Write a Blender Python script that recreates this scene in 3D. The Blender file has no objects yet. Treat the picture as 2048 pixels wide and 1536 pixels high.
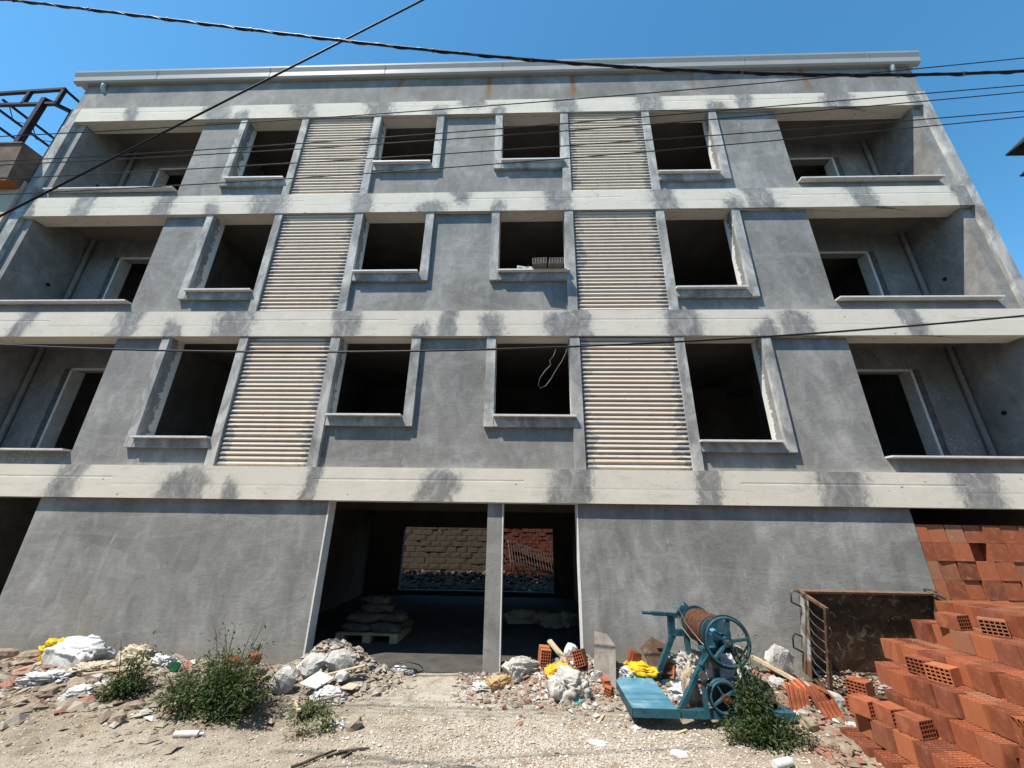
import bpy, bmesh, math, random
import numpy as np
from mathutils import Vector, Matrix, Euler, noise as mnoise

sc = bpy.context.scene
COL = sc.collection
rnd = random.Random(7)

# ------------------------------------------------------------------ camera
EYE = 1.96
cam_d = bpy.data.cameras.new('camera')
cam = bpy.data.objects.new('camera', cam_d)
COL.objects.link(cam)
cam_d.sensor_width = 36.0
cam_d.sensor_fit = 'HORIZONTAL'
cam_d.lens = 36.0 * 769.0 / 2048.0
cam_d.clip_start = 0.05
cam_d.clip_end = 3000
_y, _p, _r = math.radians(-1.984), math.radians(20.138), math.radians(0.83)
_f = Vector((math.sin(_y) * math.cos(_p), math.cos(_y) * math.cos(_p), math.sin(_p)))
_ri = Vector((math.cos(_y), -math.sin(_y), 0))
_up = _ri.cross(_f)
_ri2 = _ri * math.cos(_r) + _up * math.sin(_r)
_up2 = _up * math.cos(_r) - _ri * math.sin(_r)
M = Matrix.Identity(4)
for i in range(3):
    M[i][0] = _ri2[i]; M[i][1] = _up2[i]; M[i][2] = -_f[i]
M[0][3], M[1][3], M[2][3] = 0.0, -6.4516, EYE
cam.matrix_world = M
sc.camera = cam

# ------------------------------------------------------------------ light
SUN_AZ = math.radians(52.0)      # to the left of the facade's normal
SUN_EL = math.radians(60.0)
sd = Vector((-math.sin(SUN_AZ) * math.cos(SUN_EL), -math.cos(SUN_AZ) * math.cos(SUN_EL), math.sin(SUN_EL)))
world = bpy.data.worlds.new('World')
sc.world = world
world.use_nodes = True
wn = world.node_tree.nodes
sky = wn.new('ShaderNodeTexSky')
sky.sky_type = 'NISHITA'
sky.sun_disc = False
sky.sun_elevation = SUN_EL
sky.sun_rotation = math.atan2(sd.x, sd.y)
sky.altitude = 100
sky.air_density = 1.0
sky.dust_density = 0.2
sky.ozone_density = 5.0
wn['Background'].inputs['Strength'].default_value = 0.14
hsv = wn.new('ShaderNodeHueSaturation')
hsv.inputs['Saturation'].default_value = 1.18
hsv.inputs['Hue'].default_value = 0.484
world.node_tree.links.new(sky.outputs[0], hsv.inputs['Color'])
world.node_tree.links.new(hsv.outputs[0], wn['Background'].inputs['Color'])
sun_d = bpy.data.lights.new('sun', 'SUN')
sun_d.energy = 5.0
sun_d.angle = math.radians(0.5)
sun_d.color = (1.0, 0.935, 0.84)
sun = bpy.data.objects.new('sun', sun_d)
COL.objects.link(sun)
sun.rotation_euler = (-sd).to_track_quat('-Z', 'Y').to_euler()
sun.location = (-20, -20, 40)
sc.view_settings.view_transform = 'Standard'
sc.view_settings.look = 'None'
sc.view_settings.exposure = 0.76
sc.view_settings.gamma = 1.0
sc.view_settings.use_curve_mapping = False
sc.render.engine = 'CYCLES'
sc.cycles.max_bounces = 6
sc.cycles.diffuse_bounces = 3

# ------------------------------------------------------------------ helpers
ORG = {}

def org(o):
    return ORG.get(o.name, Vector((0, 0, 0)))

def tag(o, label=None, cat=None, group=None, kind=None):
    if label: o['label'] = label
    if cat: o['category'] = cat
    if group: o['group'] = group
    if kind: o['kind'] = kind
    return o

def empty(name, loc, label, cat, group=None):
    o = bpy.data.objects.new(name, None)
    COL.objects.link(o)
    o.location = loc
    o.empty_display_size = 0.2
    ORG[o.name] = Vector(loc)
    return tag(o, label, cat, group)

class MB:
    def __init__(s):
        s.v = []; s.f = []; s.sm = []
    def add(s, vs, fs, smooth=False):
        b = len(s.v)
        s.v.extend([tuple(p) for p in vs])
        for f in fs:
            s.f.append(tuple(b + i for i in f)); s.sm.append(smooth)
        return s
    def box(s, x0, x1, y0, y1, z0, z1):
        return s.add([(x0,y0,z0),(x1,y0,z0),(x1,y1,z0),(x0,y1,z0),(x0,y0,z1),(x1,y0,z1),(x1,y1,z1),(x0,y1,z1)],
              [(0,3,2,1),(4,5,6,7),(0,1,5,4),(1,2,6,5),(2,3,7,6),(3,0,4,7)])
    def bar(s, a, b, w, h=None, roll=0.0):
        """square bar from a to b, w wide and h high"""
        a = Vector(a); b = Vector(b); h = h or w
        d = (b - a).normalized()
        ref = Vector((0, 0, 1)) if abs(d.z) < 0.9 else Vector((0, 1, 0))
        u = d.cross(ref).normalized(); t = u.cross(d)
        if roll:
            u, t = u*math.cos(roll)+t*math.sin(roll), t*math.cos(roll)-u*math.sin(roll)
        P = []
        for p in (a, b):
            for (i, j) in ((-1,-1),(1,-1),(1,1),(-1,1)):
                P.append(p + u*(i*w/2) + t*(j*h/2))
        return s.add(P, [(0,1,2,3),(7,6,5,4),(0,4,5,1),(1,5,6,2),(2,6,7,3),(3,7,4,0)])
    def cyl(s, a, b, r, n=16, r2=None, cap=True, smooth=True):
        a = Vector(a); b = Vector(b); r2 = r if r2 is None else r2
        d = (b - a).normalized()
        ref = Vector((0, 0, 1)) if abs(d.z) < 0.9 else Vector((0, 1, 0))
        u = d.cross(ref).normalized(); t = u.cross(d)
        P = []
        for p, q in ((a, r), (b, r2)):
            for k in range(n):
                an = 2*math.pi*k/n
                P.append(p + (u*math.cos(an) + t*math.sin(an))*q)
        s.add(P, [(k, (k+1) % n, n+(k+1) % n, n+k) for k in range(n)], smooth)
        if cap:
            s.add(P[:n], [tuple(range(n-1, -1, -1))]); s.add(P[n:], [tuple(range(n))])
        return s
    def tube(s, pts, r, n=6, smooth=True):
        pts = [Vector(p) for p in pts]
        rs = r if isinstance(r, (list, tuple)) else [r]*len(pts)
        V = []
        prev = None
        for i, p in enumerate(pts):
            d = (pts[min(i+1, len(pts)-1)] - pts[max(i-1, 0)]).normalized()
            if prev is None:
                ref = Vector((0, 0, 1)) if abs(d.z) < 0.9 else Vector((1, 0, 0))
                u = d.cross(ref).normalized()
            else:
                u = (prev - d*prev.dot(d)).normalized()
            prev = u
            t = d.cross(u)
            for k in range(n):
                an = 2*math.pi*k/n
                V.append(p + (u*math.cos(an) + t*math.sin(an))*rs[i])
        F = []
        for i in range(len(pts)-1):
            for k in range(n):
                F.append((i*n+k, i*n+(k+1) % n, (i+1)*n+(k+1) % n, (i+1)*n+k))
        F.append(tuple(range(n-1, -1, -1))); F.append(tuple((len(pts)-1)*n+k for k in range(n)))
        return s.add(V, F, smooth)
    def ring(s, c, axis, r, tr, n=40, m=8, sx=1.0):
        c = Vector(c); ax = Vector(axis).normalized()
        ref = Vector((0, 0, 1)) if abs(ax.z) < 0.9 else Vector((1, 0, 0))
        u = ax.cross(ref).normalized(); t = ax.cross(u)
        V = []
        for i in range(n):
            a = 2*math.pi*i/n
            dr = u*math.cos(a)+t*math.sin(a)
            for k in range(m):
                b = 2*math.pi*k/m
                V.append(c + dr*(r + tr*math.cos(b)) + ax*(tr*sx*math.sin(b)))
        F = [(i*m+k, ((i+1) % n)*m+k, ((i+1) % n)*m+(k+1) % m, i*m+(k+1) % m) for i in range(n) for k in range(m)]
        return s.add(V, F, True)
    def prism(s, poly, x0, x1):
        """profile of (y, z) points extruded along x"""
        n = len(poly)
        V = [(x0, y, z) for y, z in poly] + [(x1, y, z) for y, z in poly]
        F = [(i, (i+1) % n, n+(i+1) % n, n+i) for i in range(n)]
        F.append(tuple(range(n-1, -1, -1))); F.append(tuple(range(n, 2*n)))
        return s.add(V, F)
    def build(s, name, mat, parent=None, base=None, fixn=True):
        me = bpy.data.meshes.new(name)
        if parent is not None:
            o0 = org(parent)
        elif base is not None:
            o0 = Vector(base)
        else:
            a = np.array(s.v)
            o0 = Vector(((a[:,0].min()+a[:,0].max())/2, (a[:,1].min()+a[:,1].max())/2, a[:,2].min()))
        me.from_pydata([(p[0]-o0.x, p[1]-o0.y, p[2]-o0.z) for p in s.v], [], s.f)
        me.polygons.foreach_set('use_smooth', s.sm)
        if fixn:
            bm = bmesh.new(); bm.from_mesh(me)
            bmesh.ops.recalc_face_normals(bm, faces=bm.faces)
            bm.to_mesh(me); bm.free()
        me.update()
        if mat: me.materials.append(mat)
        o = bpy.data.objects.new(name, me)
        COL.objects.link(o)
        if parent is not None:
            o.parent = parent
        else:
            o.location = o0
        ORG[o.name] = o0
        return o

# vectorised value noise
_G = np.random.RandomState(3).rand(64, 64, 16)

def vnoise(x, y, ch=0):
    x = np.asarray(x, float); y = np.asarray(y, float)
    xi = np.floor(x).astype(int); yi = np.floor(y).astype(int)
    fx = x-xi; fy = y-yi
    fx = fx*fx*(3-2*fx); fy = fy*fy*(3-2*fy)
    g = _G[:, :, ch % 16]
    a = g[xi % 64, yi % 64]; b = g[(xi+1) % 64, yi % 64]; c = g[xi % 64, (yi+1) % 64]; d = g[(xi+1) % 64, (yi+1) % 64]
    return (a*(1-fx)+b*fx)*(1-fy)+(c*(1-fx)+d*fx)*fy

def fbm(x, y, o=4, ch=0):
    t = 0; a = .5
    for k in range(o):
        t = t + a*(vnoise(x*2**k+17*k, y*2**k-9*k, ch+k)-.5)*2; a *= .5
    return t

# ------------------------------------------------------------------ materials
class NT:
    def __init__(s, name):
        s.m = bpy.data.materials.new(name); s.m.use_nodes = True
        s.t = s.m.node_tree; s.n = s.t.nodes; s.b = s.n['Principled BSDF']
        s.b.inputs['Specular IOR Level'].default_value = 0.25
        s._pos = None
    def lk(s, a, b):
        s.t.links.new(a, b)
    def setv(s, sock, v):
        if isinstance(v, bpy.types.NodeSocket): s.lk(v, sock)
        elif v is not None: sock.default_value = v
    @property
    def pos(s):
        if not s._pos:
            s._geo = s.n.new('ShaderNodeNewGeometry'); s._pos = s._geo.outputs['Position']
        return s._pos
    def obj(s):
        return s.n.new('ShaderNodeTexCoord').outputs['Object']
    def xyz(s, v):
        k = s.n.new('ShaderNodeSeparateXYZ'); s.lk(v, k.inputs[0]); return k.outputs
    def mapv(s, v, scale=(1,1,1), loc=(0,0,0), rot=(0,0,0)):
        k = s.n.new('ShaderNodeMapping'); s.lk(v, k.inputs[0])
        k.inputs['Scale'].default_value = scale; k.inputs['Location'].default_value = loc; k.inputs['Rotation'].default_value = rot
        return k.outputs[0]
    def noise(s, vec, scale=5, detail=5, rough=.55, dist=0.0):
        k = s.n.new('ShaderNodeTexNoise'); s.lk(vec, k.inputs['Vector'])
        k.inputs['Scale'].default_value = scale; k.inputs['Detail'].default_value = detail
        k.inputs['Roughness'].default_value = rough; k.inputs['Distortion'].default_value = dist
        return k.outputs['Fac']
    def vor(s, vec, scale=5, feat='F1', out='Distance'):
        k = s.n.new('ShaderNodeTexVoronoi'); s.lk(vec, k.inputs['Vector']); k.inputs['Scale'].default_value = scale
        k.feature = feat
        return k.outputs[out]
    def math(s, op, a, b=None, c=None, clamp=False):
        k = s.n.new('ShaderNodeMath'); k.operation = op; k.use_clamp = clamp
        s.setv(k.inputs[0], a); s.setv(k.inputs[1], b)
        if c is not None: s.setv(k.inputs[2], c)
        return k.outputs[0]
    def step(s, v, a, b):
        k = s.n.new('ShaderNodeMapRange'); k.interpolation_type = 'SMOOTHSTEP'
        s.setv(k.inputs['Value'], v); s.setv(k.inputs['From Min'], a); s.setv(k.inputs['From Max'], b)
        return k.outputs[0]
    def ramp(s, v, stops):
        k = s.n.new('ShaderNodeValToRGB'); s.lk(v, k.inputs[0])
        e = k.color_ramp.elements
        while len(e) < len(stops): e.new(.5)
        for i, (p, c) in enumerate(stops):
            e[i].position = p; e[i].color = (c[0], c[1], c[2], 1)
        return k.outputs[0]
    def mix(s, f, a, b, mode='MIX'):
        k = s.n.new('ShaderNodeMix'); k.data_type = 'RGBA'; k.blend_type = mode
        s.setv(k.inputs[0], f)
        for sock, v in ((k.inputs[6], a), (k.inputs[7], b)):
            if isinstance(v, bpy.types.NodeSocket): s.lk(v, sock)
            else: sock.default_value = (v[0], v[1], v[2], 1)
        return k.outputs[2]
    def attr(s, name):
        k = s.n.new('ShaderNodeAttribute'); k.attribute_name = name; return k.outputs['Fac']
    def rand(s):
        return s.n.new('ShaderNodeObjectInfo').outputs['Random']
    def bump(s, h, strength=.3, dist=.01):
        k = s.n.new('ShaderNodeBump'); k.inputs['Strength'].default_value = strength; k.inputs['Distance'].default_value = dist
        s.lk(h, k.inputs['Height']); s.lk(k.outputs[0], s.b.inputs['Normal'])
    def col(s, c):
        if isinstance(c, bpy.types.NodeSocket): s.lk(c, s.b.inputs['Base Color'])
        else: s.b.inputs['Base Color'].default_value = (c[0], c[1], c[2], 1)
    def rough(s, v):
        s.setv(s.b.inputs['Roughness'], v)

CREAM = (.66, .625, .55)
GREY = (.215, .22, .222)

def plaster_grey(t, k=1.0):
    p = t.pos
    big = t.noise(t.mapv(p, (1, 1, .7)), .9, 6, .62, .6)
    med = t.noise(t.mapv(p, (1, 1, .55)), 3.2, 6, .65, .9)
    fine = t.noise(p, 26, 5, .7)
    v = t.math('ADD', t.math('MULTIPLY', big, .55), t.math('ADD', t.math('MULTIPLY', med, .33), t.math('MULTIPLY', fine, .12)))
    c = t.ramp(v, [(.33, (.128*k, .123*k, .114*k)), (.45, (.187*k, .182*k, .17*k)), (.54, (.238*k, .232*k, .218*k)), (.66, (.37*k, .36*k, .338*k))])
    return c, med, fine

def mat_wall():
    t = NT('cement_render')
    c, med, fine = plaster_grey(t)
    p = t.pos; x, y, z = t.xyz(p)
    big = t.noise(p, 1.1, 5, .65, .4)
    # inner part of each reveal is finished in white gypsum with a ragged edge
    nrm = t.xyz(t._geo.outputs['Normal'])
    side = t.step(t.math('ABSOLUTE', nrm[1]), .6, .3)
    inr = t.math('MULTIPLY', t.step(x, -9.2, -9.1), t.step(x, 7.6, 7.5))
    rag = t.noise(t.mapv(p, (2.2, .6, 2.2)), 3.4, 6, .75)
    yy = t.math('ADD', y, t.math('MULTIPLY', t.math('SUBTRACT', rag, .5), .42))
    gyp = t.math('MULTIPLY', side, t.math('MULTIPLY', t.step(yy, .225, .232), t.math('MULTIPLY', t.step(y, .5, .45), inr)))
    drips = t.math('MULTIPLY', side, t.step(t.noise(t.mapv(p, (5, 9, 2.6)), 1.9, 3, .5), .66, .68))
    gyp = t.math('MAXIMUM', gyp, t.math('MULTIPLY', t.math('MULTIPLY', drips, inr), t.step(y, .5, .45)))
    # pale lime drips and trowel scuffs
    scuff = t.step(t.noise(t.mapv(p, (1.0, 1, 1.2), rot=(0, .5, 0)), 7.5, 4, .5, .4), .735, .78)
    c = t.mix(t.math('MULTIPLY', scuff, .16), c, (.5, .5, .49))
    tr = t.noise(t.mapv(p, (1.6, 1, .8), rot=(0, .35, 0)), 2.4, 4, .5, 1.6)
    c = t.mix(t.math('MULTIPLY', t.step(tr, .55, .66), .22), c, (.34, .345, .345))
    spot = t.step(t.vor(p, 2.2), .028, .016)
    c = t.mix(t.math('MULTIPLY', spot, .5), c, (.5, .5, .5))
    # float marks, day joints, a run of dark damp stains and dust kicked up at the base
    fl = t.noise(t.mapv(p, (.8, 1, 2.2), rot=(0, .3, 0)), 6.5, 5, .6, 1.1)
    c = t.mix(t.math('MULTIPLY', t.step(fl, .56, .72), .20), c, (.10, .098, .092))
    dj = t.noise(t.mapv(p, (.22, 1, 1.0)), 2.1, 4, .55, .7)
    c = t.mix(t.math('MULTIPLY', t.step(dj, .535, .55), t.math('MULTIPLY', t.step(dj, .66, .56), .16)), c, (.38, .37, .35))
    dk = t.noise(t.mapv(p, (1.0, 1, .28)), 1.5, 5, .62, .5)
    c = t.mix(t.math('MULTIPLY', t.step(dk, .58, .72), .35), c, (.085, .082, .076))
    bz = t.math('ADD', z, t.math('MULTIPLY', t.math('SUBTRACT', big, .5), -.9))
    c = t.mix(t.math('MULTIPLY', t.step(bz, .42, .0), .40), c, (.26, .225, .175))
    wl = t.noise(t.mapv(p, (1, 1, .25), rot=(0, .1, 0)), 8.0, 3, .5, .3)
    c = t.mix(t.math('MULTIPLY', t.step(wl, .70, .76), .30), c, (.46, .45, .43))
    c = t.mix(gyp, c, (.62, .60, .56))
    t.col(c); t.rough(.9)
    h = t.math('ADD', t.math('ADD', t.math('MULTIPLY', med, 1.0), t.math('MULTIPLY', fl, .5)), t.math('MULTIPLY', fine, .4))
    t.bump(h, .5, .013)
    return t.m

def mat_band():
    t = NT('cream_render_board')
    p = t.pos; x, y, z = t.xyz(p)
    a = t.attr('patch')
    n0 = t.noise(p, 2.6, 6, .7, .8); n1 = t.noise(t.mapv(p, (1, 1, .7)), 8, 7, .75, .6); n2 = t.noise(p, 45, 4, .65)
    pv = t.math('ADD', a, t.math('ADD', t.math('MULTIPLY', t.math('SUBTRACT', n1, .5), 1.5), t.math('MULTIPLY', t.math('SUBTRACT', n2, .5), .35)))
    f = t.math('MULTIPLY', t.step(pv, -.12, .42), t.math('ADD', .72, t.math('MULTIPLY', n0, .5)), clamp=True)
    halo = t.math('MULTIPLY', t.step(t.math('ADD', a, t.math('MULTIPLY', t.math('SUBTRACT', n1, .5), 2.6)), -.75, .3), .30)
    base = t.mix(t.noise(p, 1.7, 6, .65, .4), (.53, .485, .40), (.69, .64, .55))
    base = t.mix(t.math('MULTIPLY', t.step(n2, .55, .72), .25), base, (.40, .375, .32))
    # streaks and smears of cement, scrapes, specks, grime towards the joints
    smear = t.math('MULTIPLY', t.step(t.noise(t.mapv(p, (.45, 1, 2.2), rot=(0, .1, 0)), 3.4, 7, .75, 1.2), .53, .70), .42)
    base = t.mix(smear, base, (.34, .325, .29))
    sp = t.step(t.noise(t.mapv(p, (1, 1, 2.4), rot=(0, .7, 0)), 11, 4, .55, 1.6), .665, .70)
    sm = t.math('MULTIPLY', sp, t.step(t.noise(p, 1.1, 3, .6), .42, .60))
    base = t.mix(t.math('MULTIPLY', sm, .75), base, (.19, .18, .16))
    dk = t.math('MULTIPLY', t.step(t.vor(t.mapv(p, (1, 1, 1.5)), 4.2), .115, .08), t.step(n0, .50, .56))
    base = t.mix(t.math('MULTIPLY', dk, .75), base, (.14, .13, .11))
    run = t.step(t.noise(t.mapv(p, (1, 1, .12)), 9.0, 4, .6, .2), .60, .74)
    base = t.mix(t.math('MULTIPLY', run, .16), base, (.28, .255, .21))
    gr = t.ramp(t.noise(t.mapv(p, (1, 1, .6)), 4.5, 7, .72, 1.0), [(.32, (.135, .132, .125)), (.5, (.215, .21, .20)), (.68, (.38, .37, .345))])
    c = t.mix(halo, base, (.38, .365, .33))
    c = t.mix(f, c, gr)
    seam = t.attr('seam')
    c = t.mix(t.math('MULTIPLY', seam, t.math('MULTIPLY', t.step(n0, .40, .6), .35)), c, (.22, .205, .18))
    t.col(c); t.rough(.9)
    h = t.math('ADD', t.math('MULTIPLY', n2, .5), t.math('ADD', t.math('MULTIPLY', n1, .7), t.math('SUBTRACT', t.math('MULTIPLY', f, .5), t.math('MULTIPLY', seam, .9))))
    t.bump(h, .5, .008)
    return t.m

def mat_trim():
    """pilasters and window surrounds: thin cement skim over cream board"""
    t = NT('skimmed_trim')
    p = t.pos
    n = t.noise(t.mapv(p, (1, 1, .55)), 2.3, 7, .68, .9)
    n2 = t.noise(p, 30, 4, .6)
    c = t.ramp(n, [(.34, (.18, .175, .165)), (.47, (.29, .285, .27)), (.58, (.44, .43, .40)), (.72, (.62, .59, .53))])
    sp = t.step(t.noise(p, 16, 3, .5, .8), .74, .78)
    c = t.mix(t.math('MULTIPLY', sp, .6), c, (.15, .15, .15))
    t.col(c); t.rough(.88)
    t.bump(t.math('ADD', n, t.math('MULTIPLY', n2, .4)), .4, .008)
    return t.m

def mat_slat():
    t = NT('cream_slat')
    p = t.pos; x, y, z = t.xyz(p)
    # ragged cement smears where the slats meet the pilasters
    def edge(xa, inward):
        return t.math('MULTIPLY', t.math('SUBTRACT', x, xa), inward)
    d = None
    for xa, sg in ((-5.30, 1), (-3.68, -1), (1.02, 1), (2.77, -1)):
        e = t.math('ADD', edge(xa, sg), t.math('MULTIPLY', t.step(edge(xa, sg), -.02, -.03), 10))
        d = e if d is None else t.math('MINIMUM', d, e)
    n = t.noise(t.mapv(p, (1.2, 1, 3.0)), 3.0, 5, .7, .5)
    n3 = t.noise(t.mapv(p, (1, 1, 1)), .8, 3, .5)
    w = t.math('MULTIPLY', t.math('SUBTRACT', n, .36), t.math('MULTIPLY', n3, 1.9))
    f = t.step(t.math('SUBTRACT', w, d), -.02, .05)
    base = t.mix(t.noise(p, 3, 4, .6), (.52, .445, .365), (.61, .53, .44))
    sp = t.step(t.vor(p, 5), .075, .05)
    base = t.mix(t.math('MULTIPLY', sp, .6), base, (.17, .16, .14))
    drt = t.step(t.noise(t.mapv(p, (1, 1, .3)), 4.5, 6, .7, .4), .5, .72)
    base = t.mix(t.math('MULTIPLY', drt, .28), base, (.30, .26, .21))
    c = t.mix(t.math('MULTIPLY', f, .9), base, t.mix(n, (.13, .13, .135), (.36, .36, .36)))
    t.col(c); t.rough(.8)
    t.bump(t.noise(p, 40, 3, .6), .15, .004)
    return t.m

def mat_parapet():
    t = NT('parapet_render')
    c, med, fine = plaster_grey(t, .95)
    p = t.pos
    a = t.attr('rust')
    n = t.noise(t.mapv(p, (3, 1, .7)), 3, 5, .7, .5)
    f = t.math('MULTIPLY', a, t.math('ADD', .75, n), clamp=True)
    c = t.mix(f, c, t.mix(n, (.09, .035, .015), (.30, .16, .075)))
    t.col(c); t.rough(.9); t.bump(med, .3, .01)
    return t.m

def mat_plain(name, col, var=.15, scale=6, rough=.8, metal=0.0, bump=.2, bd=.006):
    t = NT(name)
    p = t.obj()
    n = t.noise(p, scale, 6, .62, .4)
    lo = tuple(c*(1-var) for c in col); hi = tuple(min(1, c*(1+var)) for c in col)
    t.col(t.ramp(n, [(.32, lo), (.68, hi)])); t.rough(rough)
    t.b.inputs['Metallic'].default_value = metal
    if bump: t.bump(t.noise(p, scale*5, 4, .6), bump, bd)
    return t.m

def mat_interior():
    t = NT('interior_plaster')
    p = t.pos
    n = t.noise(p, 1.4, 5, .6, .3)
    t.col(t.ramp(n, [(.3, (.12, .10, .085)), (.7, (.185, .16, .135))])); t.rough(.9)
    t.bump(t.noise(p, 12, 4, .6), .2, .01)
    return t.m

def mat_balcony():
    t = NT('balcony_render')
    c, med, fine = plaster_grey(t, .98)
    p = t.pos
    spk = t.step(t.noise(p, 30, 3, .6), .56, .66)
    patch = t.step(t.noise(p, .8, 3, .5), .48, .62)
    c = t.mix(t.math('MULTIPLY', t.math('MULTIPLY', spk, patch), .55), c, (.52, .52, .51))
    t.col(c); t.rough(.92); t.bump(t.math('ADD', med, fine), .4, .012)
    return t.m

def mat_ground():
    t = NT('dusty_ground')
    p = t.pos; x, y, z = t.xyz(p)
    big = t.noise(p, .55, 6, .62, .5); med = t.noise(p, 3.5, 7, .7, .3); fine = t.noise(p, 22, 6, .75)
    v = t.math('ADD', t.math('MULTIPLY', big, .45), t.math('ADD', t.math('MULTIPLY', med, .35), t.math('MULTIPLY', fine, .2)))
    c = t.ramp(v, [(.32, (.115, .088, .056)), (.45, (.195, .156, .106)), (.55, (.262, .215, .15)), (.70, (.345, .292, .22))])
    dusty = t.attr('dust')
    c = t.mix(t.math('MULTIPLY', dusty, t.step(t.math('ADD', med, t.math('MULTIPLY', fine, .35)), .45, .8)), c, (.385, .35, .295))
    c = t.mix(t.math('MULTIPLY', t.attr('soil'), t.step(t.noise(p, 4.2, 6, .7), .34, .58)), c, (.085, .066, .046))
    red = t.attr('reddish')
    c = t.mix(t.math('MULTIPLY', red, t.step(t.noise(p, 5, 6, .7), .42, .62)), c, (.20, .10, .07))
    grain = t.vor(p, 60, 'F1', 'Distance')
    crumb = t.step(t.vor(p, 26), .25, .1)
    c = t.mix(t.math('MULTIPLY', crumb, .35), c, (.38, .35, .30))
    dark = t.step(fine, .62, .74)
    c = t.mix(t.math('MULTIPLY', dark, .35), c, (.10, .08, .06))
    road = t.step(y, -3.1, -3.9)
    c = t.mix(road, c, t.mix(med, (.045, .045, .047), (.075, .073, .07)))
    t.col(c); t.rough(.97)
    h = t.math('ADD', t.math('MULTIPLY', med, .8), t.math('ADD', t.math('MULTIPLY', fine, .5), t.math('MULTIPLY', grain, -.35)))
    t.bump(h, .75, .03)
    return t.m

def mat_brick():
    t = NT('hollow_clay_brick')
    p = t.obj(); r = t.rand()
    n = t.noise(p, 9, 5, .65, .3)
    tone = t.ramp(r, [(0, (.14, .042, .022)), (.2, (.235, .066, .029)), (.45, (.31, .088, .037)), (.65, (.36, .118, .05)), (.82, (.19, .055, .03)), (1, (.29, .14, .08))])
    c = t.mix(t.math('MULTIPLY', t.step(n, .42, .68), .45), tone, (.37, .14, .07))
    soot = t.math('MULTIPLY', t.step(t.noise(t.pos, 5, 4, .6), .58, .75), t.step(r, .45, .75))
    c = t.mix(t.math('MULTIPLY', soot, .6), c, (.13, .065, .045))
    dust = t.step(t.noise(t.pos, 14, 4, .6, .6), .66, .72)
    c = t.mix(t.math('MULTIPLY', dust, .4), c, (.45, .33, .26))
    strk = t.noise(t.mapv(p, (6, 6, .8)), 5, 4, .6, .4)
    c = t.mix(t.math('MULTIPLY', t.step(strk, .55, .72), .35), c, (.17, .075, .048))
    chip = t.step(t.noise(t.pos, 55, 3, .5), .70, .74)
    c = t.mix(t.math('MULTIPLY', chip, .5), c, (.42, .22, .14))
    t.col(c); t.rough(.85)
    w = t.n.new('ShaderNodeTexWave'); w.wave_type = 'BANDS'; w.bands_direction = 'Y'
    w.inputs['Scale'].default_value = 36; w.inputs['Distortion'].default_value = 1.2; w.inputs['Detail'].default_value = 2
    t.lk(p, w.inputs['Vector'])
    t.bump(t.math('ADD', t.math('MULTIPLY', w.outputs['Fac'], .5), t.noise(p, 40, 4, .6)), .35, .004)
    return t.m

def mat_multi(name, stops, rough=.92, scale=8, bump=.5):
    """stones of several colours: per-stone value in the attribute 'tone'"""
    t = NT(name)
    p = t.pos
    c = t.ramp(t.attr('tone'), stops)
    n = t.noise(p, scale*4, 5, .65)
    c = t.mix(t.math('MULTIPLY', t.step(n, .4, .7), .3), c, (.34, .30, .25))
    t.col(c); t.rough(rough); t.bump(n, bump, .008)
    return t.m

def mat_rust():
    t = NT('rusted_sheet')
    p = t.obj()
    n = t.noise(p, 3.2, 7, .68, .6); f = t.noise(p, 18, 5, .7)
    c = t.ramp(n, [(.3, (.035, .022, .014)), (.48, (.075, .045, .027)), (.6, (.125, .07, .038)), (.75, (.20, .12, .07))])
    sp = t.step(f, .66, .72)
    c = t.mix(t.math('MULTIPLY', sp, .7), c, (.22, .19, .15))
    bl = t.step(t.noise(p, 8, 6, .7, 1.0), .56, .64)
    c = t.mix(t.math('MULTIPLY', bl, .75), c, (.27, .235, .185))
    t.col(c); t.rough(.8); t.b.inputs['Metallic'].default_value = .15
    t.bump(t.math('ADD', n, f), .35, .006)
    return t.m

def mat_scraped():
    t = NT('cement_splashed_sheet')
    p = t.obj(); x, y, z = t.xyz(p)
    n = t.noise(t.mapv(p, (1, 1, .6)), 5, 6, .7, .9)
    c = t.ramp(n, [(.36, (.07, .04, .022)), (.46, (.18, .12, .08)), (.53, (.34, .335, .32)), (.66, (.48, .48, .465)), (.8, (.16, .21, .23))])
    lo = t.step(t.math('ADD', z, t.math('MULTIPLY', n, .5)), .72, .55)
    c = t.mix(lo, c, (.17, .095, .055))
    t.col(c); t.rough(.6); t.b.inputs['Metallic'].default_value = .2
    t.bump(n, .3, .006)
    return t.m

def mat_blue():
    t = NT('chipped_blue_paint')
    p = t.pos
    n = t.noise(p, 7, 6, .65, .4); f = t.noise(p, 38, 5, .7)
    c = t.ramp(n, [(.3, (.010, .042, .058)), (.52, (.02, .084, .112)), (.72, (.034, .122, .155))])
    ch = t.step(t.math('ADD', t.math('MULTIPLY', f, .6), t.math('MULTIPLY', n, .5)), .60, .64)
    c = t.mix(t.math('MULTIPLY', ch, .85), c, (.075, .038, .022))
    gs = t.step(t.noise(p, 4.3, 5, .7, .6), .56, .68)
    c = t.mix(t.math('MULTIPLY', gs, .65), c, (.012, .014, .015))
    cem = t.step(t.noise(p, 15, 4, .5, .5), .69, .73)
    c = t.mix(t.math('MULTIPLY', cem, .75), c, (.50, .49, .46))
    t.col(c); t.rough(.5); t.bump(f, .15, .003)
    return t.m

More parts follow.
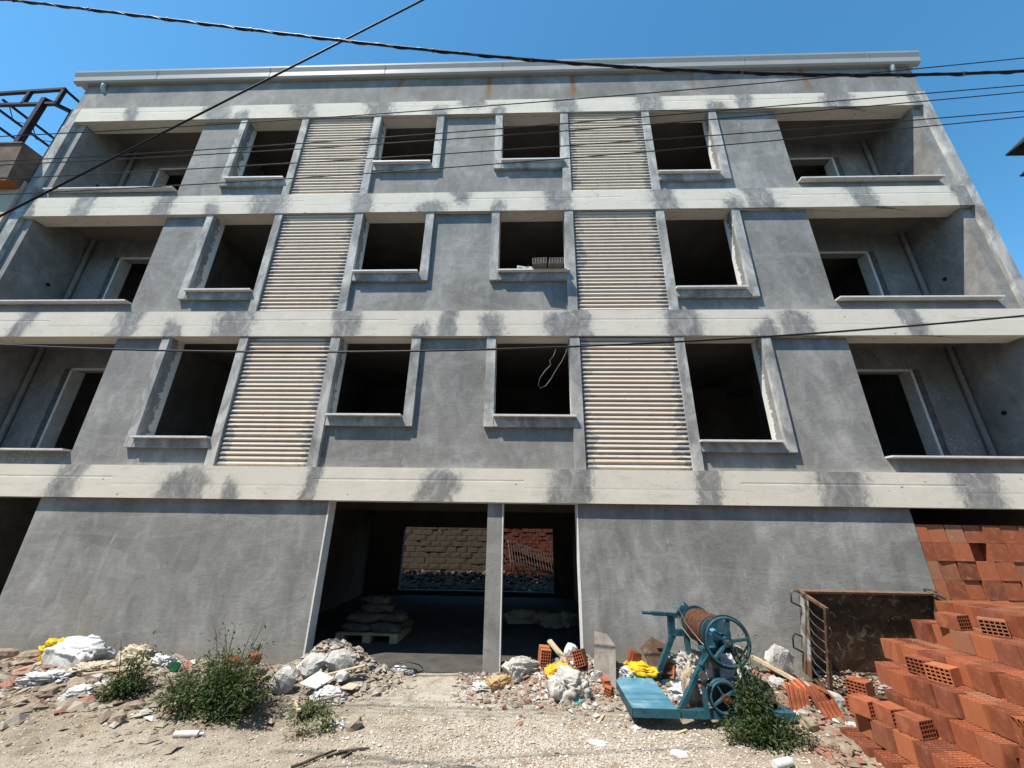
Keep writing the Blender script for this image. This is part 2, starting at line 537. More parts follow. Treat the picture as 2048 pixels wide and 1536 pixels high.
def mat_plate():
    t = NT('dusty_blue_plate')
    p = t.pos
    n = t.noise(p, 2.6, 6, .62, .4); f = t.noise(p, 30, 4, .6)
    c = t.ramp(n, [(.35, (.05, .16, .225)), (.52, (.085, .22, .295)), (.66, (.24, .34, .37))])
    sp = t.step(f, .68, .72)
    c = t.mix(t.math('MULTIPLY', sp, .8), c, (.55, .54, .5))
    t.col(c); t.rough(.55); t.bump(f, .12, .003)
    return t.m

def mat_leaf(name, a, b):
    t = NT(name)
    r = t.attr('tone')
    t.col(t.ramp(r, [(0, a), (1, b)])); t.rough(.55)
    t.b.inputs['Specular IOR Level'].default_value = .35
    tr = t.n.new('ShaderNodeBsdfTranslucent'); mx = t.n.new('ShaderNodeMixShader')
    tr.inputs['Color'].default_value = (.10, .17, .03, 1)
    mx.inputs[0].default_value = .28
    out = t.n['Material Output']
    t.lk(t.b.outputs[0], mx.inputs[1]); t.lk(tr.outputs[0], mx.inputs[2]); t.lk(mx.outputs[0], out.inputs['Surface'])
    return t.m

def mat_sack(name, col, dirt=(.30, .24, .17), amt=.6, stripes=None):
    t = NT(name)
    p = t.obj()
    n = t.noise(p, 6, 6, .65, .4)
    c = t.mix(t.math('MULTIPLY', t.step(n, .5, .72), amt), col, dirt)
    if stripes:
        z = t.noise(p, 3.3, 2, .4, .3)
        c = t.mix(t.math('MULTIPLY', t.step(z, .6, .64), .9), c, stripes)
    t.col(c); t.rough(.7)
    w = t.noise(p, 26, 4, .6)
    t.bump(t.math('ADD', t.noise(p, 9, 5, .6, .6), t.math('MULTIPLY', w, .3)), .5, .02)
    return t.m

WALL = mat_wall(); BAND = mat_band(); TRIM = mat_trim(); SLAT = mat_slat(); PARA = mat_parapet()
INTER = mat_interior(); BALC = mat_balcony(); GROUND = mat_ground(); BRICK = mat_brick()
RUST = mat_rust(); SCRAPED = mat_scraped(); BLUE = mat_blue(); PLATE = mat_plate()
MARBLE = mat_plain('pale_sill_stone', (.60, .59, .57), .12, 9, .45)
GYPSUM = mat_plain('white_gypsum', (.62, .60, .56), .12, 7, .85)
GUTTER = mat_plain('painted_gutter', (.36, .35, .325), .06, 2, .5, 0, .05)
PIPE = mat_plain('grey_plastic_pipe', (.42, .42, .40), .08, 5, .5)
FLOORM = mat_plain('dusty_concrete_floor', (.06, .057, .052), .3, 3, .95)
CABLE = mat_plain('black_cable_sheath', (.018, .018, .02), .2, 8, .5)
WIRE = mat_plain('weathered_wire', (.07, .068, .065), .2, 8, .45, .5)
STEEL = mat_plain('bare_worn_steel', (.16, .15, .14), .3, 14, .45, .7)
BLACKR = mat_plain('dark_greasy_rubber', (.016, .016, .017), .3, 12, .6)
ROPE = mat_plain('rusty_wire_rope', (.085, .038, .02), .45, 30, .75, .2)
WOODG = mat_plain('weathered_plywood', (.20, .175, .148), .28, 7, .85, 0, .35)
WOODY = mat_plain('raw_timber', (.46, .37, .24), .2, 9, .8, 0, .3)
PURPLE = mat_plain('dark_maroon_steel_paint', (.020, .010, .018), .3, 6, .5, .1)
NBWALL = mat_plain('beige_house_paint', (.46, .38, .30), .10, 1.5, .9)
NBSLAB = mat_plain('stained_concrete', (.15, .105, .08), .45, 2.2, .9, 0, .35)
NBSOFF = mat_plain('ochre_soffit', (.30, .11, .035), .25, 2, .9)
CEMST = mat_plain('cement_lump', (.40, .385, .36), .25, 7, .95, 0, .7, .02)
ROCKM = mat_plain('tan_rock', (.27, .215, .16), .3, 8, .95, 0, .6, .015)
DARKTIN = mat_plain('dark_tin', (.03, .032, .036), .3, 6, .55, .3)
WHITEP = mat_plain('white_paint', (.55, .55, .53), .16, 6, .7)
LEAFD = mat_leaf('dark_weed_leaf', (.014, .028, .008), (.07, .10, .024))
LEAFL = mat_leaf('light_weed_leaf', (.04, .07, .02), (.13, .16, .05))
STEM = mat_plain('weed_stem', (.10, .09, .04), .3, 10, .8)
DRYWOOD = mat_plain('dry_dark_wood', (.075, .058, .045), .3, 14, .9)
SACKW = mat_sack('white_woven_sack', (.50, .50, .495), (.27, .25, .22), amt=.5)
SACKC = mat_sack('cream_paper_sack', (.40, .345, .255), amt=.7)
SACKP = mat_sack('white_print_sack', (.40, .385, .35), (.16, .135, .105), amt=.75, stripes=(.16, .36, .33))
YELLOW = mat_sack('yellow_plastic', (.58, .38, .012), (.45, .28, .02), .4)
PLASTIC = mat_sack('crumpled_white_plastic', (.48, .48, .47), (.2, .18, .15), amt=.6)
CBAG = mat_sack('grey_cement_bag', (.085, .072, .058), amt=.5)
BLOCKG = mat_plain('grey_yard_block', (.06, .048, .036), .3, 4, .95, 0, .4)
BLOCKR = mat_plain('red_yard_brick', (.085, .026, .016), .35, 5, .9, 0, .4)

# ------------------------------------------------------------------ ground
def ground_h(x, y):
    """height of the dirt in front of the building"""
    x = np.asarray(x, float); y = np.asarray(y, float)
    h = -.035 + .022*fbm(x*.7, y*.7, 4, 0) + .012*fbm(x*4, y*4, 3, 4)
    def g(cx, cy, sx, sy, a):
        return a*np.exp(-((x-cx)/sx)**2-((y-cy)/sy)**2)
    rough = 1 + .5*fbm(x*2.5, y*2.5, 4, 7)
    h = h + rough*(g(-6.6, -.25, 1.6, .45, .11) + g(-4.4, -.3, 1.2, .5, .10)
         + g(-2.75, -.22, .42, .30, .27) + g(-2.3, -.18, .35, .22, .20)
         + g(.25, -.22, .45, .30, .16) + g(.75, -.25, .45, .35, .20)
         + g(1.7, -.12, .9, .25, .17) + g(3.0, -.15, .8, .35, .20) + g(3.3, -.9, .35, .6, .10)
         - g(-2.75, -1.35, .30, .22, .11) - g(1.55, -1.2, .55, .22, .06) + g(-1.2, -.05, 1.0, .25, .03))
    return np.where(y > .02, np.minimum(h, -.03), h)

def make_ground():
    xs = np.concatenate([[-900, -300, -120, -60, -30, -18, -14, -12, -10.5], np.arange(-9.5, 7.01, .045), [7.5, 8.2, 9, 10, 12, 16, 25, 60, 120, 300, 900]])
    ys = np.concatenate([[-900, -300, -120, -50, -25, -14, -9, -6, -4.5, -3.6, -3.1], np.arange(-2.8, .0901, .04), [.5, 2, 6, 12, 25, 60, 120, 300, 900]])
    X, Y = np.meshgrid(xs, ys, indexing='ij')
    Z = ground_h(X, Y)
    far = (np.abs(X) > 9.6) | (Y < -3) | (Y > .1)
    Z = np.where(far, -.035, Z)
    nx, ny = X.shape
    verts = np.stack([X, Y, Z], -1).reshape(-1, 3)
    idx = np.arange(nx*ny).reshape(nx, ny)
    f = np.stack([idx[:-1, :-1], idx[1:, :-1], idx[1:, 1:], idx[:-1, 1:]], -1).reshape(-1, 4)
    me = bpy.data.meshes.new('ground')
    me.from_pydata(verts.tolist(), [], f.tolist())
    me.polygons.foreach_set('use_smooth', [True]*len(f))
    def at(name, v):
        a = me.attributes.new(name, 'FLOAT', 'POINT'); a.data.foreach_set('value', v.reshape(-1).astype(np.float32))
    gx = lambda cx, cy, sx, sy: np.exp(-((X-cx)/sx)**2-((Y-cy)/sy)**2)
    dust = np.clip(.25 + .9*gx(-1.2, -.6, 1.6, .7) + .9*gx(.3, -1.9, 1.8, .7) + .6*gx(-3.5, -2.3, 1.2, .5), 0, 1)
    red = np.clip(.9*gx(2.9, -1.6, .6, .5) + .5*gx(.4, -.6, .5, .4) + .35*gx(-6, -1.1, 2, .5)+.5*gx(1.8, -.3, 1, .3), 0, 1)
    soil = np.clip(.95*gx(-5.8, -.55, 2.6, .55) + .8*gx(-3.2, -.9, .9, .6) + .5*gx(.5, -.4, .8, .35) + .8*gx(3.1, -.6, .7, .7), 0, 1)
    at('dust', dust); at('reddish', red); at('soil', soil)
    me.materials.append(GROUND)
    o = bpy.data.objects.new('ground', me); COL.objects.link(o)
    tag(o, 'dusty sandy ground strewn with dirt in front of the building', 'ground', kind='structure')

make_ground()

_gx = np.arange(-9.5, 7.02, .02); _gy = np.arange(-3.2, .62, .02)
_GH = ground_h(*np.meshgrid(_gx, _gy, indexing='ij')).tolist()

def gh(x, y):
    u = min(max((x+9.5)/.02, 0), len(_gx)-2.001); v = min(max((y+3.2)/.02, 0), len(_gy)-2.001)
    i, j = int(u), int(v); u -= i; v -= j
    a, b = _GH[i], _GH[i+1]
    return (a[j]*(1-v)+a[j+1]*v)*(1-u)+(b[j]*(1-v)+b[j+1]*v)*u

# ------------------------------------------------------------------ the building
X0, X1 = -11.55, 9.47
BL, BR = -11.08, 9.05            # inner faces of the end walls at the balconies
BACK = 6.4                       # rear of the garage storey
UB = 4.9                         # rear of the upper storeys
BZ = [(2.30, 2.835), (5.29, 5.835), (8.29, 8.82), (11.295, 11.77)]
bld = empty('apartment_building', (-1.0, 0.0, -0.05), 'unfinished four storey grey rendered apartment building with cream bands', 'building')

def painted_slab(name, x0, x1, y0, y1, z0, z1, step, mat, attrs, parent):
    """a box whose front face is a fine grid that carries paint attributes"""
    nx = int((x1-x0)/step)+1; nz = max(2, int((z1-z0)/step)+1)
    xs = np.linspace(x0, x1, nx); zs = np.linspace(z0, z1, nz)
    X, Z = np.meshgrid(xs, zs, indexing='ij')
    wob = .0025*fbm(X*1.3, Z*2+5, 3, 2)
    V = np.stack([X, np.full_like(X, y0)+wob, Z], -1).reshape(-1, 3)
    # slightly uneven lower and upper edges
    idx = np.arange(nx*nz).reshape(nx, nz)
    F = np.stack([idx[:-1, :-1], idx[1:, :-1], idx[1:, 1:], idx[:-1, 1:]], -1).reshape(-1, 4).tolist()
    b = nx*nz
    V = V.tolist()
    # rear rectangle, joined to the rim of the grid
    V += [[x0, y1, z0], [x1, y1, z0], [x1, y1, z1], [x0, y1, z1]]
    F.append([b+3, b+2, b+1, b])
    F.append([b, b+1] + idx[:, 0][::-1].tolist())
    F.append([b+2, b+3] + idx[:, -1].tolist())
    F.append([b+3, b] + idx[0, :].tolist())
    F.append([b+1, b+2] + idx[-1, :][::-1].tolist())
    o0 = org(parent)
    me = bpy.data.meshes.new(name)
    me.from_pydata([(v[0]-o0.x, v[1]-o0.y, v[2]-o0.z) for v in V], [], F)
    me.update()
    for k, fn in attrs.items():
        a = me.attributes.new(k, 'FLOAT', 'POINT')
        v = np.concatenate([fn(X, Z).reshape(-1), np.full(4, -1.0 if k == 'patch' else 0.0)]).astype(np.float32)
        a.data.foreach_set('value', v)
    me.materials.append(mat)
    o = bpy.data.objects.new(name, me); COL.objects.link(o); o.parent = parent
    ORG[o.name] = o0
    return o

PATCH = [
 [(-7.76,.53,'f'),(-9.9,.5,'f'),(-5.68,.9,'d'),(-3.55,.32,'f'),(-1.43,.75,'d'),(.74,.78,'f'),(2.95,.5,'f'),(5.03,.86,'f'),(7.12,.75,'f'),(-4.9,.35,'l'),(8.6,.4,'l')],
 [(-9.94,.42,'f'),(-7.84,.6,'f'),(-6.88,.5,'l'),(-5.63,.9,'f'),(-3.46,.6,'f'),(-2.0,.46,'l'),(-1.47,.46,'f'),(-.61,.5,'d'),(.76,.85,'d'),(1.1,.4,'f'),(2.99,.75,'f'),(4.5,.55,'l'),(5.0,.66,'d'),(7.15,.5,'f'),(-10.9,.3,'f')],
 [(-9.93,.5,'f'),(-8.06,.55,'f'),(-6.96,.42,'l'),(-5.65,.9,'f'),(-3.57,.55,'f'),(-2.0,.8,'l'),(-1.4,.45,'u'),(-.54,.42,'l'),(.7,.65,'f'),(2.98,.6,'f'),(4.44,.5,'l'),(4.96,.66,'f'),(7.1,.55,'f'),(9.2,.5,'f'),(-11.2,.35,'f')],
 [(-9.89,.42,'f'),(-7.66,.75,'f'),(-6.99,.5,'l'),(-5.47,.7,'f'),(-3.58,.8,'f'),(-2.09,.55,'l'),(-1.29,.75,'u'),(-.61,.4,'l'),(.96,.65,'f'),(2.98,.75,'f'),(4.53,.55,'l'),(5.2,.42,'f'),(7.37,.7,'f'),(9.15,.35,'f')],
]
for bi, (z0, z1) in enumerate(BZ):
    def patch(X, Z, bi=bi, z0=z0, z1=z1):
        t = (Z-z0)/(z1-z0)
        m = np.full(X.shape, -1.0)
        wx = X + .10*fbm(X*2.2, Z*2.2+bi*9, 4, 3)
        tt = t + .14*fbm(X*3+40, Z*3+bi*7, 3, 6)
        for (c, w, k) in PATCH[bi]:
            lean = .06*math.sin(c*3.1+bi)
            d = np.abs(wx-c-lean*(tt-.5)*2)/(w*.5)
            if k == 'l': d = np.sqrt(d**2+(np.clip(tt, 0, 2)/.72)**2)
            elif k == 'u': d = np.sqrt(d**2+(np.clip(1-tt, 0, 2)/.75)**2)
            elif k == 'd': d = np.where(tt > .55, np.sqrt(d**2+((tt-.55)/.5)**2), d)
            m = np.maximum(m, 1-d)
        return np.clip(m, -1, 1)*.9
    def seam(X, Z, bi=bi, z0=z0, z1=z1):
        a = np.where(np.sin(X*.9+bi*2.2) > 0, .40, .62)
        return np.exp(-((Z-z0)/(z1-z0)-a)**2/(2*.012**2))
    painted_slab('spandrel_band', -11.30 if bi else -11.30, 9.28, 0.0, .33, z0, z1, .022, BAND, {'patch': patch, 'seam': seam}, bld)

# parapet above the top band, with rust streaks
def rust(X, Z):
    r = np.zeros(X.shape)
    for c, s, ln in ((-9.29, .4, .25), (-3.15, .8, .5), (-.92, 1.0, .9), (1.19, 1.0, 1.0), (4.14, .5, .8), (6.79, 1.0, .75)):
        t = np.clip((12.69-Z)/(.92*ln), 0, 3)
        w = .055+.03*t
        lean = -.1 if c == -3.15 else (.12 if c == 6.79 else 0)
        r = np.maximum(r, s*np.exp(-((X-c-lean*t+.03*fbm(X*3, Z*6, 3, 1))/w)**2)*np.clip(1.35-t, 0, 1))
    return np.clip(r, 0, 1)
painted_slab('parapet_wall', X0+.02, X1-.02, .035, .30, 11.77, 12.75, .03, PARA, {'rust': rust}, bld)

mb = MB()
mb.prism([(.035, 12.67), (-.05, 12.67), (-.085, 12.71), (-.095, 12.84), (-.13, 12.96), (-.135, 13.01), (-.115, 13.01), (-.10, 12.97), (.6, 13.02), (.6, 12.76), (.035, 12.76)], X0-.27, X1+.16)
gut = mb.build('gutter', GUTTER, bld)
for k in range(7):      # joints of the gutter
    xx = -9.6+k*3.0
    MB().prism([(-.054, 12.663), (-.091, 12.706), (-.101, 12.838), (-.137, 12.962), (-.137, 12.966), (-.128, 12.966), (-.09, 12.84), (-.08, 12.712), (-.05, 12.674)], xx, xx+.012).build('joint_strip', GUTTER, gut)
for px in (-11.03, 8.97):
    MB().tube([(px, -.01, 12.70), (px, -.012, 12.60), (px+.005, .0, 12.52), (px+.02, .05, 12.45), (px+.02, .12, 12.42)], .05, 12).build('downpipe', PIPE, bld)
MB().box(X0+.05, X1-.05, .30, UB, 12.55, 12.74).build('roof_slab', INTER, bld)

# end walls (outer strip flush with the bands, inner strip set back)
for xa, xb, xo0, xo1 in ((X0, BL, X0, -11.30), (BR, X1, 9.28, X1)):
    w = MB().box(xa, xb, .092, UB, -.3, 11.77)
    w.build('end_wall', WALL, bld)
    MB().box(xo0+.001, xo1-.002, .006, .0915, -.3, 11.772).build('corner_strip', TRIM, bld)
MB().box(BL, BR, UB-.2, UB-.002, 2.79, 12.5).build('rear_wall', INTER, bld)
# floor slabs
for (z0, z1) in BZ:
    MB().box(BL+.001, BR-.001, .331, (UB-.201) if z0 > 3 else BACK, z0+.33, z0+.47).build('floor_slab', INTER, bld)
MB().box(BL+.001, BR-.001, .02, BACK-.001, -.25, -.004).build('garage_floor', FLOORM, bld)

WIN = [(-6.85, -5.46, .47), (-3.51, -2.13, .89), (-.54, .84, .89), (2.94, 4.35, .47)]
slat_mesh = {}

def slat_me(x0, x1):
    k = round(x1-x0, 3)
    if k not in slat_mesh:
        m = MB()
        prof = [(.088, 0.0), (.064, -.004), (.056, -.010), (.047, -.040), (.050, -.046), (.082, -.068), (.088, -.069)]
        m.prism(prof, x0-x0+.002, k-.002)
        me = bpy.data.meshes.new('slat')
        me.from_pydata(m.v, [], m.f); me.materials.append(SLAT)
        bm = bmesh.new(); bm.from_mesh(me); bmesh.ops.recalc_face_normals(bm, faces=bm.faces); bm.to_mesh(me); bm.free()
        slat_mesh[k] = me
    return slat_mesh[k]

for st in range(3):
    zb = BZ[st][1]; zt = BZ[st+1][0]
    # ---- wall of this storey
    w = MB()
    Y0, Y1 = .092, .36
    w.box(-7.98, -6.85, Y0, Y1, zb, zt)
    w.box(-5.46, -3.51, Y0, Y1, zb, zt)
    w.box(-2.13, -.54, Y0, Y1, zb, zt)
    w.box(.84, 2.94, Y0, Y1, zb, zt)
    w.box(4.35, 5.93, Y0, Y1, zb, zt)
    for (a, b, s) in WIN:
        w.box(a, b, Y0, Y1, zb, zb+s)
    w.build('wall', WALL, bld)
    # ---- pilasters
    for (a, b) in ((-5.46, -5.30), (-3.68, -3.51), (.84, 1.02), (2.77, 2.94)):
        j = rnd.uniform(-.003, .003)
        MB().box(a, b, .016+j, .0915, zb+.001, zt-.001).build('pilaster', TRIM, bld)
    # ---- windows: a post on the free side, a rail beneath, a stone sill
    for wi, (a, b, s) in enumerate(WIN):
        m = MB()
        zr = zb+s-.17 if s > .6 else zb+s-.155
        zs = zb+s
        if wi == 0:   pa, pb, ra, rb = -7.00, -6.85, -6.85, -5.461
        elif wi == 1: pa, pb, ra, rb = -2.13, -1.96, -3.509, -2.13
        elif wi == 2: pa, pb, ra, rb = -.71, -.54, -.54, .839
        else:         pa, pb, ra, rb = 4.35, 4.51, 2.941, 4.35
        m.box(pa, pb, .020, .0915, zr, zt-.001)
        fr = m.build('window_surround', TRIM, bld)
        MB().box(ra+.0005, rb-.0005, .026, .0915, zr+.004, zs-.001).build('rail', TRIM, fr)
        sa, sb = (ra-.02, rb-.03) if wi in (0, ) else (ra+.02, rb-.03) if wi == 1 else (ra+.0, rb+.05) if wi == 2 else (ra-.01, rb-.06)
        tl = rnd.uniform(-.004, .004)
        sm = MB().box(sa, sb, -.055, .40, zs, zs+.032)
        sm.v = [(x, y, z+tl*(x-sa)) for x, y, z in sm.v]
        sm.build('window_sill', MARBLE, fr)
    # ---- louvre panels
    for (a, b) in ((-5.30, -3.68), (1.02, 2.77)):
        pan = MB().box(a+.001, b-.001, .0695, .0745, zb+.002, zt-.002)
        pan.v = [(x, y+.0169 if y > .07 else y+.0145, z) for x, y, z in pan.v]
        pan = pan.build('louvre_panel', SLAT, bld)
        me = slat_me(a, b)
        n = 29; pitch = (zt-zb-.012)/n
        for k in range(n):
            o = bpy.data.objects.new('slat', me); COL.objects.link(o); o.parent = pan
            o.location = Vector((a, rnd.uniform(-.003, .003), zt-.008-k*pitch+rnd.uniform(-.003, .003))) - org(bld)
            o.rotation_euler = (rnd.uniform(-.06, .06), rnd.uniform(-.0022, .0022), 0)
    # ---- balconies
    for (a, b, side) in ((BL, -7.98, -1), (5.93, BR, 1)):
        zf = BZ[st][0]+.47; zc = BZ[st+1][0]+.33; yb = 1.22
        zs = zb+.24
        MB().box(a+.001, b-.001, .094, .20, zb-.0, zs).build('balcony_parapet', BALC, bld)
        sl = MB().box(a+(-.0 if side < 0 else .02), b-(.03 if side < 0 else .12), -.035, .225, zs, zs+.028)
        sl.build('balcony_sill', MARBLE, bld)
        # rear wall with a door opening, and the wall towards the rooms
        if side > 0: da, db = 6.45, 8.06
        else: da, db = -10.13, -8.75
        dz = zt-.20
        bw = MB()
        bw.box(a, da, yb, yb+.2, zf, zc); bw.box(db, b, yb, yb+.2, zf, zc); bw.box(da, db, yb, yb+.2, dz, zc)
        bw.build('balcony_rear_wall', BALC, bld)
        xi = b-.001 if side < 0 else a+.001
        bwx = (-7.98, -7.70) if side < 0 else (5.65, 5.93)
        MB().box(bwx[0]+.002, bwx[1]-.002, .361, yb+1.5, zf, zc).build('room_wall', BALC, bld)
        # plaster returns of the door opening: cement strip with a pale ragged lining
        jx = db if side > 0 else da
        w1, w2 = (.17, .075)
        tr = MB()
        x_a, x_b = (jx, jx+w1) if side > 0 else (jx-w1, jx)
        N = 26
        prof = [(x_b if side > 0 else x_a)+(-1 if side > 0 else 1)*(.02+.035*abs(mnoise.noise(Vector((k*.7, st*3.1, side*5))))) for k in range(N+1)]
        V = []; F = []
        for k in range(N+1):
            z = zf+(dz-zf+.02)*k/N
            V += [(jx-(.02*side), yb-.012, z), (prof[k], yb-.012, z), (prof[k], yb, z), (jx-(.02*side), yb, z)]
        for k in range(N):
            q = 4*k
            F += [(q, q+1, q+5, q+4), (q+1, q+2, q+6, q+5), (q+3, q, q+4, q+7)]
        tr.add(V, F)
        tr.build('door_lining', mat_plain('rough_reveal', (.10, .098, .095), .35, 9, .95, 0, .6) if st == 0 and side < 0 else bpy.data.materials['rough_reveal'], bld)
        MB().box(da-.02, db+.02, yb-.008, yb-.001, dz-.02, dz+.035).build('door_head', GYPSUM, bld)
        gx = (jx-.055, jx-.001) if side > 0 else (jx+.001, jx+.055)
        MB().box(gx[0], gx[1], yb-.02, yb+.24, zf, dz).build('door_jamb', GYPSUM, bld)
        # corner pipe casing and a stub of pipe
        cx = b-.12 if side > 0 else a+.12
        MB().cyl((cx, yb-.06, zf), (cx, yb-.06, zc), .05, 10).build('rain_pipe', BALC, bld)
        xs_ = b-.0 if side > 0 else a
        MB().cyl((xs_+(-.012*side), .82, zf+1.3), (xs_-.002*side, .82, zf+1.3), .042, 12).build('wall_socket', BLACKR, bld)
    # ---- rooms behind the windows
    zf = BZ[st][0]+.47; zc = BZ[st+1][0]+.33
    for xx in (-4.55, -1.33, 1.85):
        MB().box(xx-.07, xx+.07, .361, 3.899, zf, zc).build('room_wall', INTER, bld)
    rw = MB(); 
    cuts = [(-7.7, -5.6), (-4.7, -3.2), (-3.2, -1.1), (-.3, 2.2), (3.0, 4.4), (5.3, 5.65)]
    xprev = -7.7
    for (da, db) in ((-6.3, -5.45), (-.45, .35), (3.35, 4.15)):
        rw.box(xprev, da, 3.9, 4.05, zf, zc); rw.box(da, db, 3.9, 4.05, zf+2.05, zc); xprev = db
    rw.box(xprev, 5.65, 3.9, 4.05, zf, zc)
    rw.build('room_wall', INTER, bld)

# ---- ground storey
gy = .082
zt = BZ[0][0]
for (a, b) in ((-8.17, -3.22), (.86, 6.05)):
    MB().box(a, b, gy, .33, -.3, zt).build('wall', WALL, bld)
MB().box(-.59, -.352, gy, .33, -.1, zt).build('column', WALL, bld)
for (a, b) in ((-3.2195, -3.195), (-.3515, -.335), (.842, .8595)):
    MB().box(a, b, gy-.003, .30, -.02, zt-.002).build('corner_bead', GYPSUM, bld)
MB().box(-3.19, .84, gy-.002, .10, zt-.016, zt-.002).build('lintel_bead', GYPSUM, bld)
for (a, b) in ((-8.0, -7.8), (5.85, 6.0), (BL-.2, BL-.002), (BR+.002, BR+.2)):
    MB().box(a, b, .331 if a > BL and b < BR else UB+.001, BACK, -.1, 2.63).build('room_wall', INTER, bld)
MB().box(-4.85, -4.7, 1.6, BACK-.2, -.004, 2.63).build('room_wall', INTER, bld)
MB().box(1.45, 1.6, 1.6, BACK-.2, -.004, 2.63).build('room_wall', INTER, bld)
rw = MB()
rw.box(BL, -3.72, BACK-.2, BACK, -.1, 2.598); rw.box(.88, BR, BACK-.2, BACK, -.1, 2.598); rw.box(-3.72, .88, BACK-.2, BACK, 1.86, 2.598)
rw.box(-3.72, .88, BACK-.2, BACK, -.1, .12)
rw.build('rear_wall', INTER, bld)
MB().box(-4.6, 1.4, 3.0, 3.35, 2.25, 2.63).build('ceiling_beam', INTER, bld)

# ------------------------------------------------------------------ neighbouring buildings
nb = empty('neighbour_house', (-13.5, -.3, 0), 'beige neighbouring house with stained balcony parapet at left edge', 'building')
MB().box(-16.5, X0-.04, -.05, 5, -.3, 9.3).build('wall', NBWALL, nb)
m = MB(); m.box(-16.5, X0-.045, -.36, .8, 9.12, 10.08)
m.v = [(x, y+(.06 if z < 9.5 and y < 0 else 0), z) for x, y, z in m.v]
m.build('balcony_parapet', NBSLAB, nb)
MB().box(-16.5, X0-.05, -.29, .75, 9.05, 9.118).build('balcony_soffit', NBSOFF, nb)
MB().box(-16.5, X0-.048, -.385, .82, 10.081, 10.12).build('parapet_coping', NBSLAB, nb)
pf = empty('steel_pergola_frame', (-12.2, 0, 10.12), 'dark maroon steel pergola frame on the neighbouring parapet', 'frame')
m = MB(); m.bar((-12.13, -.15, 10.12), (-12.13, -.15, 11.92), .11, .11); m.build('post', PURPLE, pf)
m = MB(); m.bar((-11.84, .22, 10.12), (-11.84, .22, 11.98), .10, .10); m.build('post', PURPLE, pf)
m = MB(); m.bar((-12.13, -.15, 11.90), (-11.84, .24, 11.96), .08, .08); m.build('top_bar', PURPLE, pf)
for z in (12.28, 11.74):
    MB().bar((-16, -.15, z-.28 if z > 12 else z), (-11.75, -.15, z+.0), .07, .07).build('rail', PURPLE, pf)
for x, z in ((-11.78, 12.27), (-12.66, 12.20), (-13.6, 12.14)):
    MB().bar((x, -.15, 11.74), (x, -.15, z), .07, .07).build('upright', PURPLE, pf)
for (x, z) in ((-11.78, 12.27), (-13.3, 11.95), (-13.42, 11.72), (-13.62, 11.42), (-13.9, 11.1), (-14.2, 10.75)):
    MB().bar((x, -.15, z), (x+.35, 3.2, z), .05, .05).build('purlin', PURPLE, pf)
m = MB()
for k in range(5):
    m.tube([(-13.3, .0+k*.5, 11.93), (-13.42, .25+k*.5, 11.72), (-13.3, .5+k*.5, 11.93)], .012, 5)
m.build('lattice_web', PURPLE, pf)
m = MB(); m.bar((-11.84, .22, 11.95), (-11.84, 3.2, 11.93), .05, .05); m.build('purlin', PURPLE, pf)

cw = empty('roof_vent', (13.36, 1.0, 0), 'white vent stack with two dark tin hoods at right edge', 'vent')
MB().cyl((13.36, 1.0, 0), (13.36, 1.0, 11.85), .2, 24).build('stack', WHITEP, cw)
for z, q in ((11.42, .50), (10.66, .48)):
    c4 = [(13.36-q, 1.0-q), (13.36+q, 1.0-q), (13.36+q, 1.0+q), (13.36-q, 1.0+q)]
    V = [(x, y, z) for x, y in c4]+[(x, y, z+.035) for x, y in c4]+[(13.36+(x-13.36)*.42, 1.0+(y-1.0)*.42, z+.34) for x, y in c4]+[(13.36+(x-13.36)*.42, 1.0+(y-1.0)*.42, z+.30) for x, y in c4]
    F = []
    for i in range(4):
        k = (i+1) % 4
        F += [(i, k, 4+k, 4+i), (4+i, 4+k, 8+k, 8+i), (8+i, 8+k, 12+k, 12+i), (12+i, 12+k, k, i)]
    MB().add(V, F).build('hood', DARKTIN, cw)

# the houses across the narrow street, behind the camera
for i, (xa, xb, hh) in enumerate(((-19, -7.2, 9.6), (-7.0, 5.4, 8.2), (5.6, 18, 10.4))):
    oh = empty('street_house', ((xa+xb)/2, -13.2, 0), ['beige three storey house across the street, left of the camera', 'low beige house across the street right behind the camera', 'tall beige house across the street, right of the camera'][i], 'building', 'houses across the street')
    MB().box(xa, xb, -20, -13.2, -.1, hh).build('wall', NBWALL, oh)
    MB().box(xa-.05, xb+.05, -20.3, -12.9, hh+.001, hh+.25).build('roof', NBSLAB, oh)
    for fl in range(3):
        for k in range(4):
            wx = xa+1.4+k*(xb-xa-2.8)/3
            if 1+fl*3+1.4 > hh-.3: continue
            wf = MB().box(wx-.65, wx+.65, -13.199, -13.14, .95+fl*3, 2.4+fl*3).build('window_frame', WHITEP, oh)
            MB().box(wx-.58, wx+.58, -13.139, -13.12, 1.02+fl*3, 2.33+fl*3).build('pane', DARKTIN, wf)

